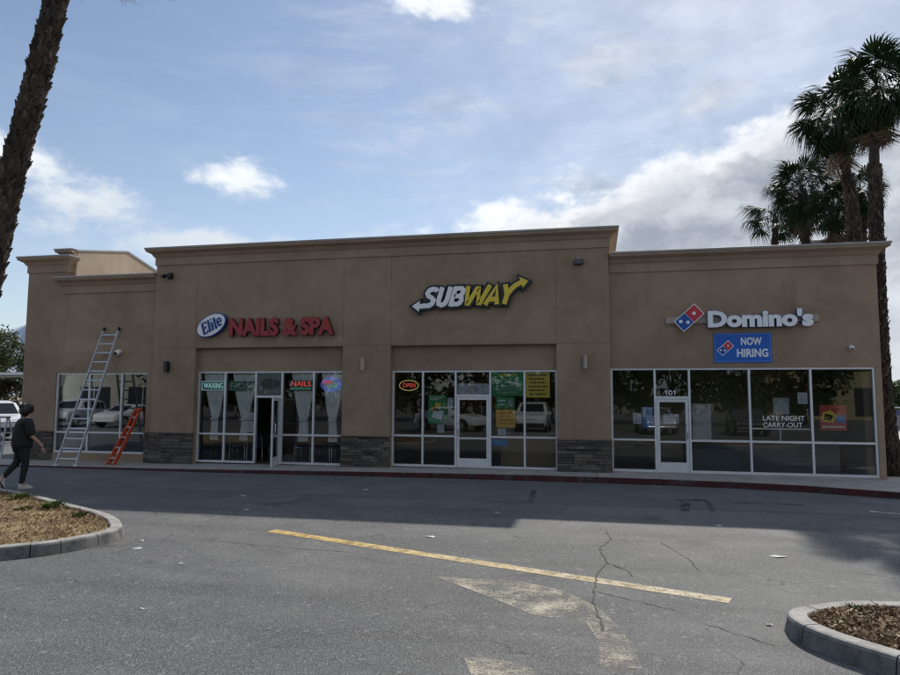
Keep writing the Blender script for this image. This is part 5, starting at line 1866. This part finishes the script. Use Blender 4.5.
def palm(label, path, rad, boots_to, size, n_fr, n_dead, seed, nboot=500, boot_l=0.16, name='fan_palm', boots_from=0.1, up_lim=82, low=-52):
    r_ = random.Random(seed)
    path = [Vector(p) for p in path]
    T = thing(name, label, 'palm tree', path[0], group='fan palms')
    org = path[0]
    loc = [p - org for p in path]
    # smooth path
    def at(t):
        t = max(0, min(0.9999, t)) * (len(loc) - 1)
        i = int(t); f = t - i
        p0 = loc[max(i - 1, 0)]; p1 = loc[i]; p2 = loc[i + 1]; p3 = loc[min(i + 2, len(loc) - 1)]
        return 0.5 * ((2 * p1) + (p2 - p0) * f + (2 * p0 - 5 * p1 + 4 * p2 - p3) * f * f + (-p0 + 3 * p1 - 3 * p2 + p3) * f ** 3)
    ns = 40
    def rr(t):
        return rad[0] + (rad[1] - rad[0]) * t + (0.12 * max(0, 1 - t * 9) ** 2)
    pts = [at(i / ns) for i in range(ns + 1)]
    obj('trunk', MB().tube(pts, [rr(i / ns) * (1 + 0.04 * math.sin(i * 2.3)) for i in range(ns + 1)], 14), BARK, T, smooth=True)
    mb = MB()
    H = (loc[-1] - loc[0]).length
    for i in range(nboot):
        t = boots_from / H + (boots_to - boots_from / H) * (i + r_.random()) / nboot
        a = i * 2.39996 + r_.uniform(-0.15, 0.15)
        p = at(t)
        d = (at(min(t + 0.01, 1)) - at(max(t - 0.01, 0))).normalized()
        o1 = Vector((math.cos(a), math.sin(a), 0))
        o1 = (o1 - d * o1.dot(d)).normalized()
        s = d.cross(o1)
        ra = rr(t)
        L_ = boot_l * r_.uniform(0.6, 1.35)
        wd = boot_l * r_.uniform(0.28, 0.5)
        b = p + o1 * (ra - 0.012)
        skew = s * r_.uniform(-0.45, 0.45) * L_
        top = b + d * L_ * 0.85 + o1 * (L_ * r_.uniform(0.16, 0.5)) + skew
        th = o1 * 0.016
        mb.add([b - s * wd, b + s * wd, top + s * wd * 0.42, top - s * wd * 0.42, b - s * wd * 0.9 - d * 0.02 + th * 2.2, b + s * wd * 0.9 - d * 0.02 + th * 2.2, top + s * wd * 0.3 + th, top - s * wd * 0.3 + th],
               [(0, 3, 2, 1), (4, 5, 6, 7), (0, 1, 5, 4), (1, 2, 6, 5), (2, 3, 7, 6), (3, 0, 4, 7)])
    tag(obj('leaf_bases', mb, BOOT, T), kind='stuff')
    top = loc[-1]
    d = (at(1.0) - at(0.94)).normalized()
    cm = MB()
    cm.tube([top - d * 0.45 * size, top - d * 0.2 * size, top + d * 0.02 * size, top + d * 0.16 * size], [rr(1) * 1.02, rr(1) * 1.35, rr(1) * 1.1, 0.03], 10)
    cr = obj('crown', cm, BARK, T, smooth=True)
    for i in range(n_fr + n_dead):
        dead = i >= n_fr
        f = bpy.data.objects.new('dead_frond' if dead else 'frond', r_.choice(FRD if dead else FR))
        COL.objects.link(f)
        f.parent = cr
        az = i * 2.39996 + r_.uniform(-0.25, 0.25)
        if dead:
            el = R(r_.uniform(-84, -58))
        else:
            q = (i + 0.5) / n_fr
            el = R(up_lim + (low - up_lim) * (q ** 0.8) + r_.uniform(-7, 7))
        f.location = top + d * (0.12 * size * math.sin(el)) - d * (-0.04 if not dead else 0.2) * size
        sc = size * r_.uniform(0.85, 1.12)
        f.scale = (sc, sc, sc)
        f.rotation_euler = Euler((r_.uniform(-0.35, 0.35), -el, az), 'XYZ')
    return T


palm('leaning palm with ragged bark boots on the left island', [(-9.25, -10.0, 0.10), (-8.75, -10.0, 2.2), (-8.36, -10.0, 4.1), (-8.20, -10.0, 4.98), (-7.87, -10.0, 6.37), (-7.57, -10.0, 7.75), (-7.12, -10.0, 10.2)], (0.155, 0.115), 0.93, 1.45, 30, 5, 1, 1900, 0.115, boots_from=0.05)
palm('tallest palm at the right corner of the building', [(7.42, 1.6, 0.05), (7.27, 1.6, 2.4), (7.25, 1.55, 4.6), (7.29, 1.5, 7.25), (7.31, 1.5, 8.6), (7.43, 1.5, 10.25)], (0.20, 0.10), 0.73, 1.05, 46, 5, 2, 800, 0.13)
palm('second palm, its crown left of the tallest one', [(7.75, 4.5, 0.05), (7.78, 4.5, 3.5), (7.78, 4.5, 6.8), (7.70, 4.5, 8.4), (7.45, 4.5, 10.75)], (0.26, 0.10), 0.80, 1.15, 44, 4, 3, 600, 0.14)
palm('lower palm, full crown just above the right parapet', [(7.65, 8.6, 0.05), (7.62, 8.6, 4.0), (7.62, 8.9, 9.7)], (0.20, 0.15), 0.96, 1.2, 40, 2, 4, 400, 0.15)
palm('small palm half hidden behind the two tall palms', [(8.95, 7.0, 0.05), (8.9, 7.0, 4.0), (8.88, 7.0, 9.0)], (0.19, 0.13), 0.96, 0.8, 30, 6, 5, 350, 0.14)
palm('leftmost small palm with a long drooping frond above the parapet', [(7.25, 12.6, 0.05), (7.3, 12.6, 4.0), (7.55, 12.5, 9.6)], (0.14, 0.10), 0.96, 1.25, 17, 1, 6, 300, 0.13, up_lim=60, low=-25)
palm('dark bare palm trunk between the second palm and the lower palm', [(8.0, 7.0, 0.05), (8.0, 7.0, 4.0), (8.05, 7.0, 8.5)], (0.17, 0.13), 0.97, 0.85, 28, 6, 8, 350, 0.14)

# ------------------------------------------------------------------ broadleaf trees
LEAF_A = leaf_mat('leaf_olive', [(0.055, 0.075, 0.030), (0.085, 0.105, 0.045), (0.11, 0.12, 0.055), (0.04, 0.06, 0.024)], 0.3)
LEAF_B = leaf_mat('leaf_dark', [(0.030, 0.055, 0.020), (0.05, 0.08, 0.03), (0.065, 0.095, 0.04)], 0.3)
LEAF_C = leaf_mat('leaf_brownish', [(0.12, 0.10, 0.055), (0.16, 0.13, 0.075), (0.085, 0.08, 0.04)], 0.3)
TRUNK = mat('tree_bark', (0.10, 0.08, 0.065), 0.95, (0.16, 0.135, 0.11), 6, 6, 0.6, 20)


def tree_parts(T, h, r, seed, leafm, nclump, nleaf, lsize, trunk_h=0.45, rt=0.18):
    r_ = random.Random(seed)
    mb = MB()
    mb.tube([(0, 0, -0.05), (0.03 * h * 0.2, 0, h * 0.2), (0.02, 0.05, h * trunk_h), (0.1, 0.0, h * 0.7)], [rt * 1.4, rt, rt * 0.8, rt * 0.3], 9)
    cl = []
    for i in range(nclump):
        a = r_.uniform(0, 6.283)
        q = math.sqrt(r_.random())
        zz = r_.random()
        env = math.sin(math.pi * (0.18 + 0.78 * zz)) ** 0.7
        c = Vector((math.cos(a) * q * r * env, math.sin(a) * q * r * env, h * (trunk_h * 0.8 + (1 - trunk_h * 0.8) * zz * 0.94)))
        cl.append(c)
        if i < 9:
            s = Vector((0.02, 0, h * (trunk_h * 0.7 + 0.03 * i)))
            mb.tube([s, s.lerp(c, 0.5) + Vector((0, 0, 0.05 * h)), c], [rt * 0.45, rt * 0.3, rt * 0.08], 6)
    obj('trunk', mb, TRUNK, T, smooth=True)
    lb = MB()
    for c in cl:
        cr_ = r * r_.uniform(0.2, 0.38)
        for k in range(nleaf):
            v = Vector((r_.gauss(0, 1), r_.gauss(0, 1), r_.gauss(0, 0.8)))
            v = v.normalized() * (cr_ * r_.random() ** 0.45)
            p = c + v
            n1 = Vector((r_.gauss(0, 1), r_.gauss(0, 1), r_.gauss(0, 1))).normalized()
            n2 = n1.cross(Vector((r_.gauss(0, 1), r_.gauss(0, 1), r_.gauss(0, 1)))).normalized()
            s = lsize * r_.uniform(0.6, 1.3)
            lb.add([p - n1 * s, p + n2 * s * 0.45, p + n1 * s, p - n2 * s * 0.45], [(0, 1, 2, 3)])
    me = bpy.data.meshes.new('crown')
    me.from_pydata(lb.v, [], lb.f)
    obj('crown', me, leafm, T)


def tree(label, x, y, h, r, seed, leafm, nclump=40, nleaf=90, lsize=0.16, name='broadleaf_tree', cat='tree', group=None, trunk_h=0.4, rt=0.18):
    T = thing(name, label, cat, (x, y, 0), seed * 0.7, group)
    tree_parts(T, h, r, seed, leafm, nclump, nleaf, lsize, trunk_h, rt)
    return T


tree('olive green tree beyond the left corner of the building', -56.5, 36.0, 8.4, 3.4, 21, LEAF_A, 60, 120, 0.17, group='trees behind the left car park')
tree('second olive green tree at the far left edge', -63.0, 40.0, 7.6, 3.6, 22, LEAF_A, 50, 100, 0.2, group='trees behind the left car park')
tree('tree between the left corner of the building and the olive trees', -50.5, 36.5, 6.6, 3.0, 24, LEAF_B, 50, 100, 0.17, group='trees behind the left car park')
for i, (x, y, lb) in enumerate(((-40.2, 21.8, 'brownish shrub under the white carport roof, leftmost'), (-37.6, 22.2, 'brownish shrub under the white carport roof, nearest the building'))):
    tree(lb, x, y, 3.0, 1.5, 31 + i, LEAF_C, 26, 90, 0.12, 'shrub', 'shrub', 'shrubs by the carport', 0.15, 0.06)
tree('dark street tree across the side street at the right', 20.6, 34.0, 3.2, 1.7, 41, LEAF_B, 30, 90, 0.14, group='trees across the side street', rt=0.1)
tree('second street tree across the side street at the right edge', 24.6, 37.0, 3.8, 2.0, 42, LEAF_B, 30, 90, 0.15, group='trees across the side street', rt=0.1)

# white carport beyond the left corner
T = thing('carport', 'white flat carport roof on posts beyond the left corner', 'carport', (-39.5, 20.0, 0))
obj('roof', MB().box(-4.5, 4.5, -0.4, 4.6, 3.34, 3.52), mat('carport_white', (0.7, 0.7, 0.69), 0.6), T)
for x in (-4.2, 0, 4.2):
    obj('post', MB().box(x - 0.06, x + 0.06, 4.2, 4.32, 0, 3.34), mat('carport_post', (0.55, 0.55, 0.54), 0.6), T)
    obj('post', MB().box(x - 0.06, x + 0.06, 0.0, 0.12, 0, 3.34), mat('carport_post', (0.55, 0.55, 0.54), 0.6), T)

# low wall with rail and a pole across the side street
T = thing('block_wall', 'low block wall with blue band across the side street', 'wall', (22, 31, 0))
obj('wall', MB().box(-8, 14, 0, 0.2, 0, 0.95), mat('block_grey', (0.28, 0.27, 0.28), 0.9, (0.22, 0.215, 0.225), 3), T)
obj('band', MB().box(-8, 14, -0.012, 0.21, 0.95, 1.28), mat('band_blue', (0.05, 0.06, 0.16), 0.7, (0.09, 0.095, 0.19), 2), T)
obj('rail', MB().tube([(-8, 0.1, 1.45), (14, 0.1, 1.45)], 0.04, 6), ALU, T)
T = thing('utility_pole', 'thin utility pole with a crossarm above the side street trees', 'pole', (31.5, 54.0, 0))
obj('post', MB().tube([(0, 0, 0), (0, 0, 7.2)], [0.13, 0.08], 8), TRUNK, T)
obj('crossarm', MB().box(-0.9, 0.9, -0.05, 0.05, 6.3, 6.42), TRUNK, T)
md = obj('street_median', MB().box(11.0, 45, 14.6, 16.4, 0.005, 0.15), mat('median_dark', (0.10, 0.10, 0.10), 0.9, (0.14, 0.135, 0.13), 2))
tag(md, kind='structure')

# ------------------------------------------------------------------ cars
TYRE = mat('tyre', (0.02, 0.02, 0.021), 0.85)
RIM = mat('rim', (0.45, 0.46, 0.47), 0.35, metal=0.8)
HEADL = mat('headlight', (0.6, 0.63, 0.66), 0.15)
TAILL = mat('taillight', (0.35, 0.01, 0.01), 0.25)
TRIMB = mat('car_trim', (0.02, 0.02, 0.022), 0.5)


def paint(name, c):
    m = mat(name, c, 0.3)
    m.node_tree.nodes['Principled BSDF'].inputs['Coat Weight'].default_value = 0.6
    return m


P_WHITE = paint('car_white', (0.72, 0.73, 0.74))
P_SILVER = paint('car_silver', (0.40, 0.41, 0.42))
P_BLACK = paint('car_black', (0.02, 0.02, 0.025))


def make_car(name, label, kind, pm, loc, rz, group='parked cars'):
    """x forward; side profile lofted over cross-sections, windows set just proud of the body"""
    T = thing(name, label, 'car', loc, rz, group)
    suv = kind == 'suv'
    L = 4.7
    W = 0.93
    if suv:
        st = [(-2.35, .50, .95, 1.02, .80), (-2.30, .40, 1.02, 1.40, .84), (-2.1, .36, 1.05, 1.66, .88), (-1.5, .34, 1.06, 1.74, .90), (-0.3, .32, 1.05, 1.77, .92), (0.45, .32, 1.04, 1.70, .92), (1.15, .33, 1.04, 1.13, .92), (1.7, .34, 1.0, 1.09, .91), (2.2, .38, .90, .98, .86), (2.35, .48, .72, .80, .74)]
    else:
        st = [(-2.32, .48, .86, .92, .74), (-2.25, .38, .92, 1.00, .82), (-1.75, .33, .95, 1.06, .88), (-1.05, .31, .94, 1.38, .90), (-0.3, .30, .92, 1.45, .91), (0.35, .30, .91, 1.40, .91), (1.15, .31, .90, .98, .90), (1.7, .32, .86, .93, .88), (2.15, .36, .76, .83, .82), (2.3, .46, .62, .68, .70)]
    def ring(s):
        x, zb, zl, zt, wd = s
        gh = zt - zl
        wr = wd - min(gh * 0.30, 0.24)
        return [(x, -wd * 0.93, zb), (x, -wd, zb + (zl - zb) * 0.45), (x, -wd * 0.985, zl), (x, -wr, zt - 0.04 * (gh > .2)), (x, -wr * 0.8, zt), (x, wr * 0.8, zt), (x, wr, zt - 0.04 * (gh > .2)), (x, wd * 0.985, zl), (x, wd, zb + (zl - zb) * 0.45), (x, wd * 0.93, zb)]
    rings = [ring(s) for s in st]
    mb = MB()
    n = 10
    for r_ in rings:
        mb.v += r_
    for i in range(len(rings) - 1):
        for j in range(n):
            a = i * n + j; b = i * n + (j + 1) % n
            mb.f.append((a, b, b + n, a + n))
    mb.f += [tuple(range(n)), tuple(reversed(range((len(rings) - 1) * n, len(rings) * n)))]
    body = obj('body', mb, pm, T, smooth=True, bevel=0.03)
    def lerp(a, b, t):
        return Vector(a).lerp(Vector(b), t)
    # side windows between belt line and roof edge
    def side(i0, i1, sgn, ta, tb):
        jb, jt = (2, 3) if sgn < 0 else (7, 6)
        lo0, hi0 = rings[i0][jb], rings[i0][jt]
        lo1, hi1 = rings[i1][jb], rings[i1][jt]
        q = []
        for t, u in ((ta, .10), (tb, .10), (tb, .86), (ta, .86)):
            lo = lerp(lo0, lo1, t); hi = lerp(hi0, hi1, t)
            p = lo.lerp(hi, u)
            q.append(p + Vector((0, sgn * 0.012, 0.004)))
        q2 = [p - Vector((0, sgn * 0.03, 0)) for p in q]
        obj('side_window', MB().add(q + q2, [(0, 1, 2, 3), (7, 6, 5, 4), (0, 4, 5, 1), (1, 5, 6, 2), (2, 6, 7, 3), (3, 7, 4, 0)]), CAR_GLASS_DARK, T)
    ir = 3
    for sgn in (-1, 1):
        side(ir, ir + 1, sgn, 0.05, 0.94)
        side(ir + 1, ir + 2, sgn, 0.06, 0.95)
        if suv:
            side(2, 3, sgn, 0.15, 0.95)
    def across(i0, i1, ta, tb, nm, m_):
        a0, b0 = rings[i0][4], rings[i0][5]
        a1, b1 = rings[i1][4], rings[i1][5]
        q = [lerp(a0, a1, ta), lerp(b0, b1, ta), lerp(b0, b1, tb), lerp(a0, a1, tb)]
        nn_ = (q[1] - q[0]).cross(q[2] - q[0]).normalized()
        if nn_.z < 0:
            nn_ = -nn_
        q = [p + nn_ * 0.014 for p in q]
        q2 = [p - nn_ * 0.03 for p in q]
        obj(nm, MB().add(q + q2, [(0, 1, 2, 3), (7, 6, 5, 4), (0, 4, 5, 1), (1, 5, 6, 2), (2, 6, 7, 3), (3, 7, 4, 0)]), m_, T)
    across(5, 6, 0.10, 0.92, 'windscreen', CAR_GLASS_DARK)
    across(2 if not suv else 1, 3 if not suv else 2, 0.15, 0.85, 'rear_window', CAR_GLASS_DARK)
    fx = 2.30 if suv else 2.25
    zh = .80 if suv else .66
    for s in (-1, 1):
        obj('headlight', MB().box(fx - 0.14, fx + 0.03, s * 0.60 - 0.16, s * 0.60 + 0.16, zh - 0.09, zh + 0.05), HEADL, T, bevel=0.03)
        obj('taillight', MB().box(-2.36 if suv else -2.33, -2.2, s * 0.66 - 0.12, s * 0.66 + 0.12, .82 if suv else .74, 1.0 if suv else .88), TAILL, T, bevel=0.02)
        obj('mirror', MB().box(0.78, 0.95, s * 1.0 - 0.1, s * 1.0 + 0.1, 1.06 if suv else .94, 1.2 if suv else 1.06), pm, T, bevel=0.03)
        for x in (-1.42, 1.42):
            wh = obj('wheel', MB().tube([(x, s * 0.72, 0.345), (x, s * 0.945, 0.345)], 0.345, 24), TYRE, T)
            obj('rim', MB().tube([(x, s * 0.9, 0.345), (x, s * 0.955, 0.345)], [0.22, 0.2], 18), RIM, wh)
            ta = [(x + 0.42 * math.cos(t), 0.345 + 0.42 * math.sin(t)) for t in [math.pi * k / 14 for k in range(15)]]
            ti = [(x + 0.36 * math.cos(t), 0.345 + 0.36 * math.sin(t)) for t in [math.pi * k / 14 for k in reversed(range(15))]]
            obj('wheel_arch', MB().prism(ta + ti, s * 0.80, s * 0.945), TRIMB, T)
    obj('grille', MB().box(fx - 0.05, fx + 0.045, -0.42, 0.42, zh - 0.14, zh + 0.03), TRIMB, T, bevel=0.02)
    obj('front_bumper', MB().box(fx - 0.15, fx + 0.055, -0.78, 0.78, 0.36, zh - 0.17), TRIMB if suv else pm, T, bevel=0.04)
    obj('rear_bumper', MB().box(-2.40, -2.2, -0.78, 0.78, 0.38, 0.66), TRIMB if suv else pm, T, bevel=0.04)
    return T


CAR_GLASS_DARK = mat('car_window', (0.012, 0.014, 0.016), 0.05)
make_car('parked_suv', 'white sport utility vehicle parked beyond the left corner of the building', 'suv', P_WHITE, (-27.6, 8.8, 0), R(-32))
make_car('parked_suv', 'white sport utility vehicle behind the viewer, mirrored in the Subway posters pane', 'suv', P_WHITE, (-3.6, -21.6, 0), R(90))
make_car('parked_car', 'white saloon car behind the viewer, mirrored in the Subway door', 'sedan', P_WHITE, (-8.6, -22.0, 0), R(25))
make_car('parked_car', 'silver saloon car behind the viewer, mirrored in the pizza shop door', 'sedan', P_SILVER, (3.3, -22.5, 0), R(86))
make_car('parked_car', 'black saloon car behind the viewer to the right', 'sedan', P_BLACK, (8.2, -22.4, 0), R(94))
make_car('parked_suv', 'silver sport utility vehicle far behind the viewer, mirrored in the left window', 'suv', P_SILVER, (-33.8, -20.5, 0), R(80))
make_car('parked_car', 'white saloon car far behind the viewer, mirrored in the left window', 'sedan', P_WHITE, (-30.2, -21.0, 0), R(92))

# trees and low shops behind the viewer (they show only as reflections)
WORDS = ('', '', 'leftmost', 'second', 'third', 'fourth', 'fifth', 'sixth', 'seventh', 'eighth', 'ninth', 'tenth', 'rightmost')
protos = []
for i in range(13):
    if i in (0, 1):
        continue
    lb_ = 'bushy dark lot tree behind the viewer, %s of the row' % WORDS[i]
    x, y = -44 + i * 4.9 + (i * 37 % 11) * 0.12, -33 - (i * 53 % 7) * 0.7
    if i < 5:
        tr = tree(lb_, x, y, 8.0, 3.9, 60 + i, LEAF_B, 46, 80, 0.26, group='trees behind the viewer', trunk_h=0.22)
        protos.append(tr)
    else:
        tr = dup(protos[i % 3])
        tr['label'] = lb_
        tr.location = (x, y, 0)
        tr.rotation_euler = (0, 0, i * 1.3)
        k = 0.85 + 0.06 * (i * 29 % 6)
        tr.scale = (k, k, k)
for lb_, x0, x1, nw in (('low yellowish shop building behind the viewer, beyond the right end of the tree row', 16, 44, 4), ('low yellowish shop building behind the viewer, beyond the left end of the tree row', -82, -46, 5)):
    T = thing('low_shop', lb_, 'building', ((x0 + x1) / 2, -52, 0))
    hw = (x1 - x0) / 2
    obj('wall', MB().box(-hw, hw, -6, 0, 0, 5.0), mat('shop_wall', (0.40, 0.33, 0.19), 0.9, (0.36, 0.30, 0.18), 0.4) if x0 > 0 else mat('shop_wall_pale', (0.40, 0.39, 0.34), 0.9, (0.36, 0.35, 0.31), 0.4), T)
    obj('roof', MB().box(-hw - 0.4, hw + 0.4, -6.4, 0.5, 5.0, 5.35), mat('shop_roof', (0.2, 0.18, 0.16), 0.8), T)
    for i in range(nw):
        x = -hw + 1.5 + i * (2 * hw - 3) / nw
        f_ = obj('window', MB().box(x, x + 4.2, 0.0, 0.06, 0.4, 3.0), mat('shop_window', (0.02, 0.025, 0.03), 0.1), T)
        obj('frame', MB().box(x + 2.05, x + 2.15, 0.055, 0.09, 0.4, 3.0), ALU, f_)
